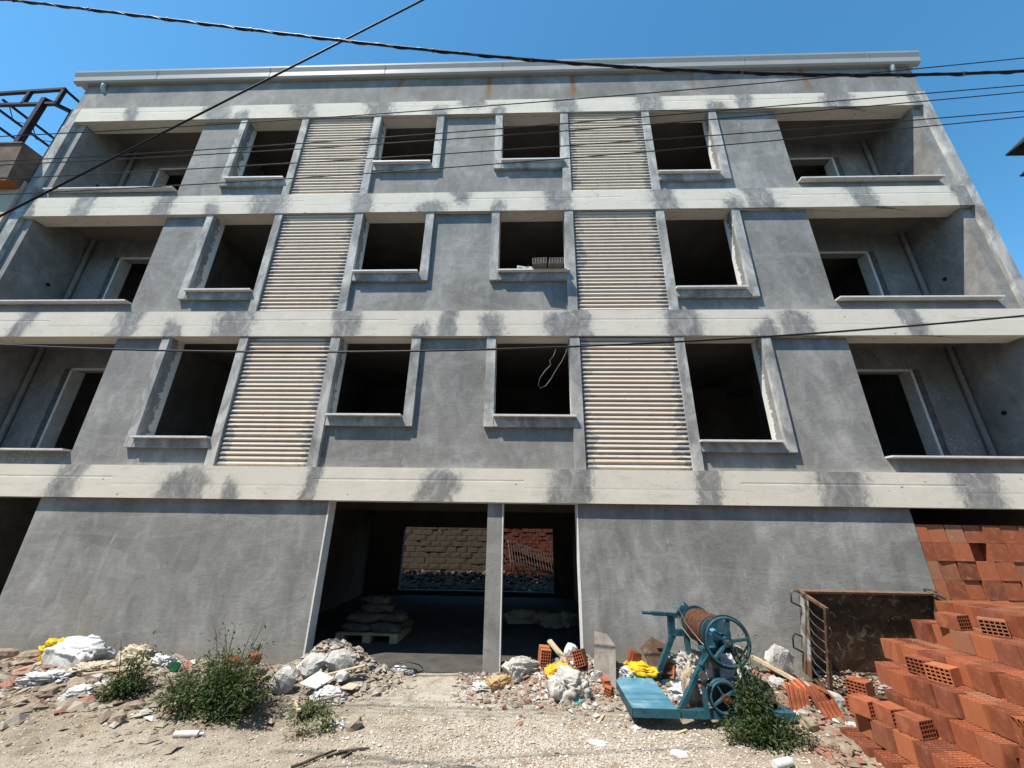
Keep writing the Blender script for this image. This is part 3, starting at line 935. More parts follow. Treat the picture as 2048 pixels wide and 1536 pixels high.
# ------------------------------------------------------------------ rear yard seen through the garage
yw = empty('yard_wall', (-1.5, 9.6, 0), 'grey block and red brick wall in the rear yard behind the garage', 'wall')
MB().box(-9, 7, 9.62, 9.9, -.2, 3.2).build('wall_core', BLOCKG, yw)
def wall_blocks(xa, xb, z0, z1, bw, bh, mat, dy):
    mes = []
    for v in range(3):
        m = MB(); e = .008
        m.box(-bw/2+.007, bw/2-.007, 0, .05, .007, bh-.006)
        m.v = [(x+rnd.uniform(-e, e), y+rnd.uniform(-e, e), z+rnd.uniform(-e, e)) for x, y, z in m.v]
        me = bpy.data.meshes.new('block'); me.from_pydata(m.v, [], m.f); me.materials.append(mat); mes.append(me)
    r = 0; z = z0
    while z < z1-.01:
        x = xa+(bw/2 if r % 2 else bw)
        while x < xb-bw*.4:
            o = bpy.data.objects.new('block' if mat is BLOCKG else 'brick', rnd.choice(mes)); COL.objects.link(o); o.parent = yw
            o.location = Vector((x+rnd.uniform(-.01, .01), 9.58+dy+rnd.uniform(-.012, .012), z)) - org(yw)
            x += bw
        r += 1; z += bh
wall_blocks(-5.0, -.85, -.05, 1.95, .40, .20, BLOCKG, 0)
wall_blocks(-.85, 1.7, -.05, 1.95, .26, .135, BLOCKR, .0)
gr = empty('steel_grille', (.2, 9.2, .1), 'tilted metal window grille leaning on the red yard wall', 'grille')
def gp(u, v):   # grille plane, u along, v up
    a = math.radians(-17)
    return (-.42+u*math.cos(a)+v*math.sin(-a)*-.55, 9.42-.28*(1-v/1.3), 1.42+u*math.sin(a)-(1.3-v)*math.cos(a))
m = MB(); m.bar(gp(0, 1.3), gp(2.2, 1.3), .035); m.bar(gp(0, 1.12), gp(2.2, 1.12), .03); m.bar(gp(0, 0), gp(2.2, 0), .03); m.bar(gp(0, 1.3), gp(0, 0), .03); m.bar(gp(2.2, 1.3), gp(2.2, 0), .03); m.bar(gp(0, .6), gp(2.2, .6), .025)
m.build('grille_frame', STEEL, gr)
for k in range(19):
    u = .11+k*.11
    MB().bar(gp(u, 0), gp(u, 1.3), .014).build('grille_bar', STEEL, gr)

# ------------------------------------------------------------------ cables
def catenary(a, b, sag, n=28):
    a = Vector(a); b = Vector(b)
    return [a.lerp(b, k/n) - Vector((0, 0, sag*4*(k/n)*(1-k/n))) for k in range(n+1)]
def through(pts, n=40):
    """smooth polynomial through a few points of a hanging cable"""
    P = np.array(pts); t = (P[:, 0]-P[0, 0])/(P[-1, 0]-P[0, 0])
    d = min(3, len(P)-1)
    cs = [np.polyfit(t, P[:, i], d if i != 0 else 1) for i in range(3)]
    tt = np.linspace(-.06, 1.06, n)
    return [tuple(np.polyval(cs[i], v) for i in range(3)) for v in tt]
def cable(name, pts, r, mat, label, group=None, n=6):
    o = MB().tube(pts, r, n).build(name, mat)
    return tag(o, label, 'cable', group)

TH = [(-4.90,-4.4,6.62),(-2.79,-4.4,6.14),(-1.56,-4.4,5.86),(-.21,-4.4,5.60),(1.39,-4.4,5.37),(2.88,-4.4,5.25),(3.82,-4.4,5.28)]
thick = through(TH, 60)
bundle = empty('bundled_overhead_cable', thick[0], 'thick twisted black overhead cable sagging across the top of the facade', 'cable')
MB().tube(thick, .0105, 8).build('carrier_cable', CABLE, bundle)
tw = []
for i, p in enumerate(through(TH, 400)):
    a = i*.42
    tw.append((p[0], p[1]+.009*math.cos(a), p[2]+.009*math.sin(a)-.004))
MB().tube(tw, .006, 5).build('wrapped_cable', CABLE, bundle)
for k in range(3, 57, 5):
    p = thick[k]; q = thick[k+1]
    MB().cyl(p, Vector(p).lerp(Vector(q), .12), .015, 8).build('cable_tie', STEEL, bundle)

a, b = Vector((-1.06, -4.13, 7.01)), Vector((-4.56, -3.95, 4.42))
cable('overhead_cable', catenary(b+(b-a)*.3, a+(a-b)*.35, .0), .0095, CABLE, 'straight black cable running diagonally up from left edge across the roofline')
W = {1: [(-6.554, 6.429), (-2.472, 6.651), (1.833, 6.997), (6.15, 7.454)], 2: [(-6.349, 6.007), (-2.396, 6.236), (1.781, 6.581), (5.939, 6.962)], 3: [(-6.314, 5.943), (-2.378, 6.142), (1.763, 6.447), (5.886, 6.845)], 4: [(-6.203, 5.72), (-2.337, 5.919), (1.728, 6.189), (5.752, 6.523)], 5: [(-6.085, 5.48), (-2.29, 5.685), (1.704, 6.013), (5.711, 6.429)]}
ordn = ['', 'topmost', 'second', 'third', 'fourth', 'lowest']
for k, v in W.items():
    cable('overhead_wire', through([(x, -3.2, z) for x, z in v], 40), .0062, WIRE, f'thin bare overhead wire, {ordn[k]} of the five before the top floor', 'thin overhead wires', 5)
w6 = through([(-7.66,-1.6,4.33),(-4.99,-1.6,4.24),(-2.45,-1.6,4.21),(.64,-1.6,4.29),(2.06,-1.6,4.37),(6.87,-1.6,4.76)], 50)
cable('low_cable', w6, .014, CABLE, 'thin black cable crossing the lowest row of windows')
cable('loose_wire', [(.44,-1.6,4.27),(.40,-1.6,4.15),(.345,-1.59,4.09),(.36,-1.6,4.02),(.27,-1.6,3.92),(.21,-1.62,3.82),(.185,-1.6,3.73),(.21,-1.6,3.68),(.28,-1.6,3.71),(.36,-1.59,3.82),(.42,-1.6,3.93),(.52,-1.6,4.09),(.57,-1.6,4.2),(.59,-1.6,4.28)], .007, WIRE, 'loop of loose wire dangling before a first floor window', None, 5)

# ------------------------------------------------------------------ bricks
def hollow_brick(name, bx, by, bz, nx, ny, wall=.009, broken=None, seed=0):
    """perforated clay brick, holes along z, base at z = 0; broken: part of the outer shell is gone"""
    m = MB(); r = random.Random(seed)
    hx = (bx-wall*(nx+1))/nx; hy = (by-wall*(ny+1))/ny
    x0, y0 = -bx/2, -by/2
    xs = [x0+wall+i*(hx+wall) for i in range(nx)]; ys = [y0+wall+j*(hy+wall) for j in range(ny)]
    def shell(p00, p10, p11, p01, open_=False):
        if not open_:
            m.add([p00, p10, p11, p01], [(0, 1, 2, 3)]); return
        n = 8
        A, B, C, D = map(Vector, (p00, p10, p11, p01))
        V = []
        for i in range(n+1):
            for j in range(n+1):
                u, v = i/n, j/n
                if 0 < i < n: u += r.uniform(-.05, .05)
                if 0 < j < n: v += r.uniform(-.05, .05)
                V.append(A*(1-u)*(1-v)+B*u*(1-v)+C*u*v+D*(1-u)*v)
        F = []
        for i in range(n):
            for j in range(n):
                u, v = (i+.5)/n, (j+.5)/n
                if mnoise.noise(Vector((u*2.6+seed*3, v*1.5, seed))) + (v-.45)*.7 > .12: continue
                F.append((i*(n+1)+j, (i+1)*(n+1)+j, (i+1)*(n+1)+j+1, i*(n+1)+j+1))
        m.add(V, F)
    Xa, Xb, Ya, Yb = x0, -x0, y0, -y0
    shell((Xa, Ya, 0), (Xb, Ya, 0), (Xb, Ya, bz), (Xa, Ya, bz), broken == 'front')
    shell((Xb, Yb, 0), (Xa, Yb, 0), (Xa, Yb, bz), (Xb, Yb, bz))
    shell((Xa, Yb, 0), (Xa, Ya, 0), (Xa, Ya, bz), (Xa, Yb, bz), broken == 'left')
    shell((Xb, Ya, 0), (Xb, Yb, 0), (Xb, Yb, bz), (Xb, Ya, bz))
    for i, xa in enumerate(xs):
        for j, ya in enumerate(ys):
            xb, yb = xa+hx, ya+hy
            w = [((xa, ya), (xa, yb), 'left' if i == 0 else ''), ((xa, yb), (xb, yb), ''), ((xb, yb), (xb, ya), ''), ((xb, ya), (xa, ya), 'front' if j == 0 else '')]
            for (p, q, sd_) in w:
                if broken and sd_ == broken: continue
                m.add([(p[0], p[1], 0), (p[0], p[1], bz), (q[0], q[1], bz), (q[0], q[1], 0)], [(0, 1, 2, 3)])
    for z, up in ((0, False), (bz, True)):
        strips = []
        for i in range(nx+1):
            xa = x0+i*(hx+wall); strips.append((xa, xa+wall, Ya, Yb))
        for i in range(nx):
            for j in range(ny+1):
                ya = y0+j*(hy+wall); strips.append((xs[i], xs[i]+hx, ya, ya+wall))
        for (a, b, c, d) in strips:
            q = [(a, c, z), (b, c, z), (b, d, z), (a, d, z)]
            m.add(q, [(0, 1, 2, 3) if up else (3, 2, 1, 0)])
    me = bpy.data.meshes.new(name)
    me.from_pydata(m.v, [], m.f); me.materials.append(BRICK); me.update()
    return me

BX, BY, BH = .135, .187, .187
B_OK = hollow_brick('hollow_brick', BX, BY, BH, 4, 5)
B_BRK = [hollow_brick('broken_brick', BX, BY, BH, 4, 5, broken='left', seed=k) for k in (1, 4)] + [hollow_brick('broken_brick', BX, BY, BH, 4, 5, broken='front', seed=9)]
ORD = ['first', 'second', 'third', 'fourth', 'fifth', 'sixth', 'seventh', 'eighth', 'ninth', 'tenth', 'eleventh', 'twelfth']

def put(name, me, loc, rot, label, cat, group=None):
    o = bpy.data.objects.new(name, me); COL.objects.link(o)
    o.location = loc; o.rotation_euler = rot
    ORG[o.name] = Vector(loc)
    return tag(o, label, cat, group)

# stepped stack of upright bricks: (top z, x of the left face, y of the far end)
STK = [(.05, 3.24, -1.40), (.24, 3.36, -1.46), (.43, 3.69, -1.56), (.62, 3.775, -1.36), (.81, 4.06, -1.22), (1.0, 4.45, -1.20), (1.19, 4.86, -1.14)]
rb = random.Random(21)
for li, (zt_, xf, yf) in enumerate(STK):
    nxt = STK[li+1][1] if li < 6 else xf+.62
    ncol = max(2, int((nxt-xf)/.14)+2)
    for c in range(ncol):
        k = 0
        y = yf - BY/2 - (.0 if c == 0 else rb.uniform(-.03, .03))
        while y > -2.95:
            x = xf + BX/2 + c*.142 + rb.uniform(-.012, .012) + (rb.choice((0, 0, .02, .045, -.03, .03)) if c == 0 else 0)
            brk = c == 0 and ((li == 1 and k in (4, )) or (li == 2 and k in (5,)) or (li == 3 and k == 6) or (li == 1 and k == 5))
            me = B_BRK[(li+k) % 3] if brk else B_OK
            col = ['outer', 'second', 'third', 'fourth', 'fifth', 'sixth'][c]
            put('hollow_brick', me, (x, y, zt_-BH-.002), (rb.uniform(-.012, .012), rb.uniform(-.012, .012), rb.uniform(-.035, .035)),
                f'{"broken" if brk else "upright"} hollow brick, {ORD[k]} from far end, {col} row, {ORD[li]} layer of stepped stack', 'brick', 'hollow bricks of the stepped stack')
            y -= .199 + rb.uniform(-.002, .010) + (rb.choice((0, 0, .035)) if c == 0 else 0)
            k += 1
# bricks lying loose on the steps; ax 'y': holes face the street, 'x': holes face left
def lying(loc, ax, rz, label):
    rot = (math.pi/2, 0, rz) if ax == 'y' else Euler((math.pi/2, 0, -math.pi/2+rz)).to_matrix().to_euler()
    x, y, z = loc
    m = Matrix.Rotation(rz, 3, 'Z') @ (Matrix.Rotation(0, 3, 'Z') if ax == 'y' else Matrix.Rotation(-math.pi/2, 3, 'Z')) @ Matrix.Rotation(math.pi/2, 3, 'X') @ Matrix.Rotation(math.pi/2, 3, 'Z')
    off = m @ Vector((0, 0, BH/2))
    put('hollow_brick', B_OK, Vector((x, y, z+BX/2+.002))-off, m.to_euler(), label, 'brick')
lying((3.42, -1.62, .24), 'y', .35, 'loose brick lying at far end of the lowest step, holes towards street')
lying((3.53, -1.79, .24), 'y', .1, 'loose dusty brick lying in the middle of the lowest step')
lying((3.545, -2.01, .24), 'y', .32, 'loose brick lying nearest on the lowest step, holes towards street')
lying((4.02, -1.72, .62), 'x', .35, 'smaller seeming loose brick lying on middle step, holes facing left, farther one')
lying((3.99, -1.95, .62), 'x', .42, 'loose brick lying on middle step, holes facing left, nearer one')
lying((4.55, -1.62, 1.0), 'y', .30, 'loose brick lying on upper step below the top layer, holes towards street')
lying((4.70, -1.86, 1.0), 'x', .75, 'loose brick lying on upper step beside another, holes facing left')
lying((3.82, -1.05, .22), 'x', .55, 'pale dusty brick lying between the rusty skip and the stack')
lying((3.72, -1.13, .06), 'x', .2, 'brick under the pale one between skip and stack')

# blocks stacked to close the opening at the right
BIG = hollow_brick('clay_block', .2, .255, .255, 4, 5)
for r_ in range(8):
    for k in range(8):
        if (r_, k) == (6, 3): dy = .12
        else: dy = rb.choice((0, 0, .0, .012, .02, .035))
        x = 6.06 + .13 - .08 + k*.272 + rb.uniform(-.008, .008)
        put('clay_block', BIG, (x, .20+dy, -.004+r_*.2575), (0, 0, math.pi/2+rb.uniform(-.04, .04)),
            f'large clay block, {ORD[k]} from grey wall, {ORD[r_]} course of stack in right opening', 'block', 'clay blocks in the right opening')
DUSTYB = mat_plain('cement_dusted_brick', (.17, .145, .13), .3, 12, .9)
# bricks on a window sill of the second floor
for k, x in enumerate((.30, .62)):
    m = Matrix.Rotation(rnd.uniform(-.08, .08), 3, 'Z') @ Matrix.Rotation(math.pi/2, 3, 'X') @ Matrix.Rotation(math.pi/2, 3, 'Z')
    o = put('hollow_brick', B_OK, Vector((x, .0, 6.763+BX/2)), m.to_euler(), ('left' if k == 0 else 'right')+' brick of the pair lying on a second floor window sill', 'brick')
    o.scale = (.95, 1.5, 1.1)
    o.material_slots[0].link = 'OBJECT'; o.material_slots[0].material = DUSTYB

# ------------------------------------------------------------------ hoist
hs = empty('winch_hoist', (2.1, -.75, 0), 'blue cable winch with flywheel, rope drum and platform on base frame', 'winch')
def hp(name, fn, mat, parent=hs):
    m = MB(); fn(m); return m.build(name, mat, parent)
ZB = .025
hp('platform', lambda m: m.box(1.19, 1.68, -1.235, -.30, ZB+.035, ZB+.075), PLATE)
hp('platform_skirt', lambda m: (m.box(1.185, 1.70, -1.245, -1.236, ZB-.01, ZB+.07), m.box(1.18, 1.1895, -1.245, -.295, ZB-.01, ZB+.07), m.box(1.19, 1.70, -.299, -.29, ZB-.01, ZB+.07)), BLUE)
hp('base_rail', lambda m: m.box(1.701, 2.95, -1.225, -1.15, ZB-.015, ZB+.062), BLUE)
hp('base_rail', lambda m: m.box(1.69, 3.12, -.36, -.285, ZB-.015, ZB+.062), BLUE)
hp('cross_member', lambda m: m.box(2.88, 2.94, -1.149, -.361, ZB, ZB+.055), BLUE)
hp('cross_member', lambda m: m.box(1.97, 2.03, -1.149, -.361, ZB, ZB+.05), BLUE)
hp('cross_member', lambda m: m.bar((1.98, -.36, ZB+.05), (2.2, -.75, ZB+.05), .06), BLUE)
# rear stand
def rear(m):
    m.bar((1.735, -.325, .085), (2.0, -.325, .57), .075, .06)
    m.bar((2.0, -.325, .55), (2.02, -.325, .83), .085, .06)
hp('stand_leg', rear, BLUE)
hp('stand_leg', lambda m: m.bar((2.50, -.325, .085), (2.34, -.325, .62), .06, .06), BLUE)
hp('stand_plate', lambda m: m.box(1.975, 2.36, -.36, -.30, .585, .66), BLUE)
hp('stand_post', lambda m: m.bar((2.2, -.325, .085), (2.2, -.325, .585), .06, .06), BLUE)
hp('lever_arm', lambda m: (m.bar((1.76, -.335, .845), (2.08, -.335, .835), .055, .045), m.cyl((1.63, -.335, .855), (1.80, -.335, .845), .021, 10)), BLUE)
hp('side_plate', lambda m: m.add([(2.03, -.38, .80), (2.12, -.38, .80), (2.26, -.38, .95), (2.2, -.38, 1.0), (2.03, -.33, .80), (2.12, -.33, .80), (2.26, -.33, .95), (2.2, -.33, 1.0)], [(0,1,2,3),(7,6,5,4),(0,4,5,1),(1,5,6,2),(2,6,7,3),(3,7,4,0)]), BLUE)
# drum on its shaft
AX, AZ = 2.325, .755
hp('shaft', lambda m: m.cyl((AX, -1.30, AZ-.015), (AX, -.27, AZ+.01), .024, 14), STEEL)
dr = hp('drum', lambda m: m.cyl((AX, -.95, AZ-.005), (AX, -.42, AZ+.005), .15, 32), ROPE)
for y in (-.965, -.405):
    hp('drum_flange', lambda m: m.cyl((AX, y-.012, AZ), (AX, y+.012, AZ), .205 if y > -.5 else .175, 36), BLUE, dr)
rp = []
turns = 12; n = turns*26
for i in range(n+1):
    a = 2*math.pi*i/26
    rr = .166+.010*math.sin(i*.031)+.004*math.sin(i*.23)
    rp.append((AX+rr*math.cos(a), -.93+.49*i/n+.010*math.sin(i*.11), AZ+rr*math.sin(a)))
hp('wound_rope', lambda m: m.tube(rp, .0205, 7), ROPE, dr)
hp('slack_rope', lambda m: m.tube([(2.06, -.5, .85), (2.05, -.62, .74), (2.10, -.8, .63), (2.17, -.95, .58), (2.16, -1.05, .54), (2.1, -1.12, .44)], .009, 6), STEEL)
hp('slack_rope', lambda m: m.tube([(2.10, -.45, .92), (2.08, -.7, .8), (2.14, -.95, .66), (2.2, -1.06, .60)], .007, 6), STEEL)
# flywheel
WH = (AX+.01, -1.22, .735)
fw = hp('flywheel', lambda m: m.ring(WH, (0, 1, 0), .24, .017, 56, 8, 1.5), BLUE)
for k in range(5):
    a = math.radians(80+72*k)
    hp('spoke', lambda m: m.bar((WH[0]+.03*math.cos(a), WH[1], WH[2]+.03*math.sin(a)), (WH[0]+.235*math.cos(a), WH[1], WH[2]+.235*math.sin(a)), .042, .024), BLUE, fw)
hp('hub', lambda m: (m.cyl((WH[0], WH[1]-.03, WH[2]), (WH[0], WH[1]+.05, WH[2]), .052, 20), m.cyl((WH[0], WH[1]-.05, WH[2]), (WH[0], WH[1]-.03, WH[2]), .03, 16)), BLUE, fw)
hp('flywheel_belt', lambda m: m.ring((WH[0], WH[1]+.015, WH[2]), (0, 1, 0), .262, .009, 56, 6, 1.6), BLACKR, fw)
# front stand
hp('front_leg', lambda m: m.bar((1.735, -1.18, .085), (2.12, -1.13, .60), .055, .05), BLUE)
hp('front_leg', lambda m: m.bar((2.66, -1.18, .085), (2.42, -1.13, .62), .055, .05), BLUE)
hp('front_post', lambda m: m.bar((2.20, -1.09, .085), (2.22, -1.09, .60), .065, .05), BLUE)
hp('bearing_plate', lambda m: (m.box(2.06, 2.52, -1.17, -1.03, .612, .65), m.cyl((AX, -1.15, .72), (AX, -1.05, .72), .075, 18), m.box(AX-.09, AX+.09, -1.15, -1.05, .65, .70)), BLUE)
hp('bearing_cap', lambda m: m.cyl((2.24, -1.19, .78), (2.24, -1.08, .80), .045, 14), PLATE)
# brake lever and idler
hp('brake_lever', lambda m: (m.bar((1.985, -1.26, .41), (1.985, -1.26, .03), .05, .02), m.bar((1.985, -1.24, .40), (2.06, -1.2, .62), .04, .02), m.bar((1.99, -1.24, .50), (2.11, -1.18, .60), .05, .03)), BLUE)
hp('idler_pulley', lambda m: (m.cyl((1.985, -1.29, .41), (1.985, -1.265, .41), .047, 20), m.cyl((1.985, -1.305, .41), (1.985, -1.29, .41), .02, 12)), STEEL)
# lower pulley
LW = (2.20, -1.24, .215)
lp = hp('drive_pulley', lambda m: (m.ring(LW, (0, 1, 0), .145, .014, 44, 8, 1.6), m.ring((LW[0], LW[1]+.045, LW[2]), (0, 1, 0), .152, .015, 44, 8, 1.4)), BLUE)
for k in range(4):
    a = math.radians(30+90*k)
    hp('spoke', lambda m: m.bar((LW[0], LW[1]+.01, LW[2]), (LW[0]+.14*math.cos(a), LW[1]+.01, LW[2]+.14*math.sin(a)), .05, .02), BLUE, lp)
hp('pulley_disc', lambda m: m.cyl((LW[0], LW[1]+.035, LW[2]), (LW[0], LW[1]+.05, LW[2]), .14, 36), DARKTIN, lp)
hp('hub', lambda m: (m.cyl((LW[0], LW[1]-.06, LW[2]), (LW[0], LW[1]+.1, LW[2]), .03, 16), m.cyl((LW[0], LW[1]-.075, LW[2]), (LW[0], LW[1]-.04, LW[2]), .045, 16), m.cyl((LW[0], LW[1]-.1, LW[2]), (LW[0], LW[1]-.075, LW[2]), .018, 10)), ROPE, lp)
hp('drive_belt', lambda m: m.tube([(LW[0]+.155, LW[1]+.045, LW[2]+.05), (2.42, -1.16, .5), (WH[0]+.262, WH[1]+.015, WH[2])], .01, 6), BLACKR)
hp('gear_pinion', lambda m: m.cyl((2.22, -1.12, .50), (2.22, -1.02, .50), .06, 18), STEEL)
# motor
mo = hp('motor', lambda m: (m.cyl((2.74, -1.05, .19), (2.74, -.72, .19), .105, 24), m.box(2.66, 2.82, -.98, -.78, .05, .10)), DARKTIN)
for k in range(9):
    hp('cooling_fin', lambda m: m.ring((2.74, -1.03+k*.034, .19), (0, 1, 0), .112, .008, 28, 6, .6), STEEL, mo)
hp('motor_pulley', lambda m: m.cyl((2.74, -1.17, .19), (2.74, -1.06, .19), .05, 20), STEEL, mo)

# ------------------------------------------------------------------ rusty skip tipped forward
sk = empty('rusty_skip', (4.75, -.35, 0), 'rusty open steel skip with barred side tipped forward against the wall', 'skip')
TH_ = math.radians(16)
def S(x, d, h):      # d: depth towards the street, h: up along the back sheet
    return (x, -.02 - d*math.cos(TH_) - h*math.sin(TH_), .03 - d*math.sin(TH_) + h*math.cos(TH_) + .10)
def sheet(m, x0, x1, d0, d1, h0, h1):
    V = [S(x0, d0, h0), S(x1, d0, h0), S(x1, d1, h0), S(x0, d1, h0), S(x0, d0, h1), S(x1, d0, h1), S(x1, d1, h1), S(x0, d1, h1)]
    m.add(V, [(0,3,2,1),(4,5,6,7),(0,1,5,4),(1,2,6,5),(2,3,7,6),(3,0,4,7)])
RUSTL = mat_plain('rust_brown_rim', (.15, .085, .052), .4, 9, .8, .1, .4)
XA, XB, HT = 3.84, 5.60, 1.05
def sp_(name, mat, *a, parent=sk):
    m = MB(); sheet(m, *a); return m.build(name, mat, parent)
sp_('back_sheet', RUST, XA, XB, 0, .012, 0, HT)
sp_('base_sheet', RUST, XA, XB, .013, .50, 0, .012)
sp_('side_sheet', SCRAPED, XA-.012, XA-.001, .0, .17, 0, HT)
sp_('side_sheet', RUST, XB+.001, XB+.013, .0, .52, 0, HT)
sp_('top_rim', RUSTL, XA-.02, XB+.02, -.02, .045, HT+.001, HT+.03)
sp_('side_rim', RUSTL, XA-.03, XA+.01, .046, .50, HT-.005, HT+.028)
sp_('side_rim', RUSTL, XB-.01, XB+.03, .046, .52, HT-.005, HT+.028)
sp_('front_post', RUST, XA-.03, XA+.012, .46, .50, .012, HT-.006)
for k in range(7):
    h = .13+k*.125
    MB().tube([S(XA-.008, .16, h+.05), S(XA-.012, .25, h+.0), S(XA-.006, .36, h-.012), S(XA-.008, .47, h-.005)], .0085, 6).build('side_bar', WIRE, sk)
for (h0, h1) in ((.90, 1.05), (.30, .47)):
    MB().tube([S(XA-.012, .02, h1), S(XA-.10, .01, h1+.03), S(XA-.14, .02, h1-.02), S(XA-.13, .02, h0+.02), S(XA-.02, .04, h0-.03)], .012, 8).build('handle', RUST, sk)
MB().tube([S(XB, .2, HT+.03), S(XB-.02, .05, HT+.08), S(XB-.06, -.02, HT+.06), S(XB-.05, -.02, HT+.0)], .012, 8).build('handle', RUST, sk)
MB().tube([S(XA, .49, .86), S(XA+.02, .52, .8), S(XA+.01, .51, .74), S(XA+.06, .52, .66), S(XA+.11, .54, .5), S(XA+.13, .53, .55), S(XA+.08, .52, .68)], .006, 5).build('tie_wire', WIRE, sk)

# ------------------------------------------------------------------ sacks, bags and crumpled things
def crumple(name, loc, size, seed, mat, label, cat, group=None, rz=0.0, sharp=.35, freq=2.2, sub=5, flat=.35, lean=(0, 0)):
    """a slumped, creased bag: long sharp folds on a squashed, cornered shape with a flattened underside"""
    bm = bmesh.new()
    bmesh.ops.create_icosphere(bm, subdivisions=sub, radius=1.0)
    r = random.Random(seed)
    off = Vector((seed*7.3, seed*3.1, seed*1.7))
    E1 = Euler((r.uniform(0, 3), r.uniform(0, 3), r.uniform(0, 3))).to_matrix()
    E2 = Euler((r.uniform(0, 3), r.uniform(0, 3), r.uniform(0, 3))).to_matrix()
    S1 = Vector((freq*.55, freq*1.5, freq)); S2 = Vector((freq*3.2, freq*1.1, freq*2.2))
    ears = [Vector((1, .8, .2)).normalized(), Vector((1, -.8, .1)).normalized(), Vector((-1, .7, .15)).normalized(), Vector((-1, -.75, .25)).normalized()]
    for v in bm.verts:
        p = v.co.copy()
        q = Vector([math.copysign(abs(c)**.62, c) for c in p])
        a1 = E1 @ p; a2 = E2 @ p
        a1 = Vector((a1.x*S1.x, a1.y*S1.y, a1.z*S1.z)); a2 = Vector((a2.x*S2.x, a2.y*S2.y, a2.z*S2.z))
        w = mnoise.noise(p*1.4+off)*.9
        n1 = abs(mnoise.noise(a1+off+Vector((w, -w, w))))
        n2 = abs(mnoise.noise(a2+off*2+Vector((w, w, -w))))
        n3 = abs(mnoise.noise(p*freq*5.5+off*4+Vector((w*3, 0, 0))))
        f1 = max(0, 1-n1*3.2)**1.5; f2 = max(0, 1-n2*3.2)**1.6; f3 = max(0, 1-n3*2.6)
        k = .86 + sharp*(.50*f1+.32*f2-.30*n1-.16*n3+.08*f3) + .42*mnoise.noise(p*.95+off*3)
        for e in ears: k += .22*max(0, p.dot(e)-.86)/.14
        q *= k
        if q.z < -flat: q.z = -flat + (q.z+flat)*.12
        q.z += flat
        q.z *= 1-.22*max(0, q.x*r.choice((1, 1)))
        q.x += lean[0]*q.z; q.y += lean[1]*q.z
        v.co = Vector((q.x*size[0]/2, q.y*size[1]/2, q.z*size[2]/(1+flat)))
    me = bpy.data.meshes.new(name); bm.to_mesh(me); bm.free()
    me.polygons.foreach_set('use_smooth', [True]*len(me.polygons))
    me.materials.append(mat)
    x, y = loc[0], loc[1]
    z = loc[2] if len(loc) > 2 else gh(x, y)-.02
    return put(name, me, (x, y, z), (0, 0, rz), label, cat, group)

def chunk(name, loc, size, seed, mat, label, cat, group=None, rot=(0, 0, 0), rough=.22, sub=2):
    """broken lump: cut, jittered block"""
    bm = bmesh.new()
    bmesh.ops.create_cube(bm, size=1.0)
    bmesh.ops.subdivide_edges(bm, edges=bm.edges[:], cuts=sub, use_grid_fill=True)
    r = random.Random(seed)
    off = Vector((seed*1.3, seed*2.7, seed))
    for v in bm.verts:
        p = v.co
        k = 1+rough*mnoise.noise(p*2.2+off)
        q = p*k
        if abs(q.x)+abs(q.y)+abs(q.z) > .95: q *= .95/(abs(q.x)+abs(q.y)+abs(q.z))*(1+.08*mnoise.noise(p*5+off))
        v.co = Vector((q.x*size[0], q.y*size[1], q.z*size[2]))
    me = bpy.data.meshes.new(name); bm.to_mesh(me); bm.free()
    me.materials.append(mat)
    x, y = loc[0], loc[1]
    z = loc[2] if len(loc) > 2 else gh(x, y)+size[2]*.28
    return put(name, me, (x, y, z), rot, label, cat, group)

def board(name, pts, th, mat, label, cat):
    """flat piece with outline pts (3-D, roughly planar) and a thickness"""
    P = [Vector(p) for p in pts]
    nrm = (P[1]-P[0]).cross(P[-1]-P[0]).normalized()*th
    n = len(P)
    m = MB()
    m.add(P+[p+nrm for p in P], [tuple(range(n)), tuple(range(2*n-1, n-1, -1))]+[(i, n+i, n+(i+1) % n, (i+1) % n) for i in range(n)])
    return tag(m.build(name, mat), label, cat)

def stick(name, a, b, w, h, mat, label, cat='plank', roll=0.0):
    return tag(MB().bar(a, b, w, h, roll).build(name, mat), label, cat)

# -- left of the garage
crumple('plastic_bag', (-6.62, -.16), (.36, .30, .27), 1, YELLOW, 'bright yellow plastic bag slumped against the wall beside the white sack', 'bag', rz=.5, sharp=.45)
crumple('woven_sack', (-6.22, -.24), (.64, .40, .30), 2, SACKW, 'big white woven sack leaning on the wall beside the yellow bag', 'sack', rz=-.15, sharp=.3, freq=1.6)
crumple('paper_sack', (-5.40, -.22), (.56, .32, .22), 3, SACKC, 'half empty cream sack with blue print against left wall', 'sack', rz=-.1, sharp=.4)
crumple('paper_sack', (-5.72, -.44), (.42, .30, .12), 4, SACKC, 'flattened cream sack lying in front of the wall right of the white sack', 'sack', rz=.4, sharp=.5)
crumple('plastic_scrap', (-4.98, -.30), (.26, .18, .12), 5, PLASTIC, 'small white crumpled plastic by the wall behind the weeds', 'plastic', sharp=.7)
crumple('plastic_scrap', (-5.28, -1.02), (.26, .16, .09), 6, PLASTIC, 'white crumpled plastic on the rubble left of the small weed', 'plastic', rz=.5, sharp=.8)
crumple('plastic_scrap', (-6.05, -.72), (.40, .22, .10), 16, PLASTIC, 'grey white plastic sheet half buried below the white sack', 'plastic', rz=.3, sharp=.9)
chunk('stone', (-7.05, -.16), (.26, .18, .16), 3, ROCKM, 'brown stone at the far left foot of the wall', 'stone', rot=(0, 0, .3))
chunk('stone', (-7.45, -.18), (.30, .2, .2), 13, ROCKM, 'large dark stone at the left edge beside the wall', 'stone', rot=(0, .2, .8))
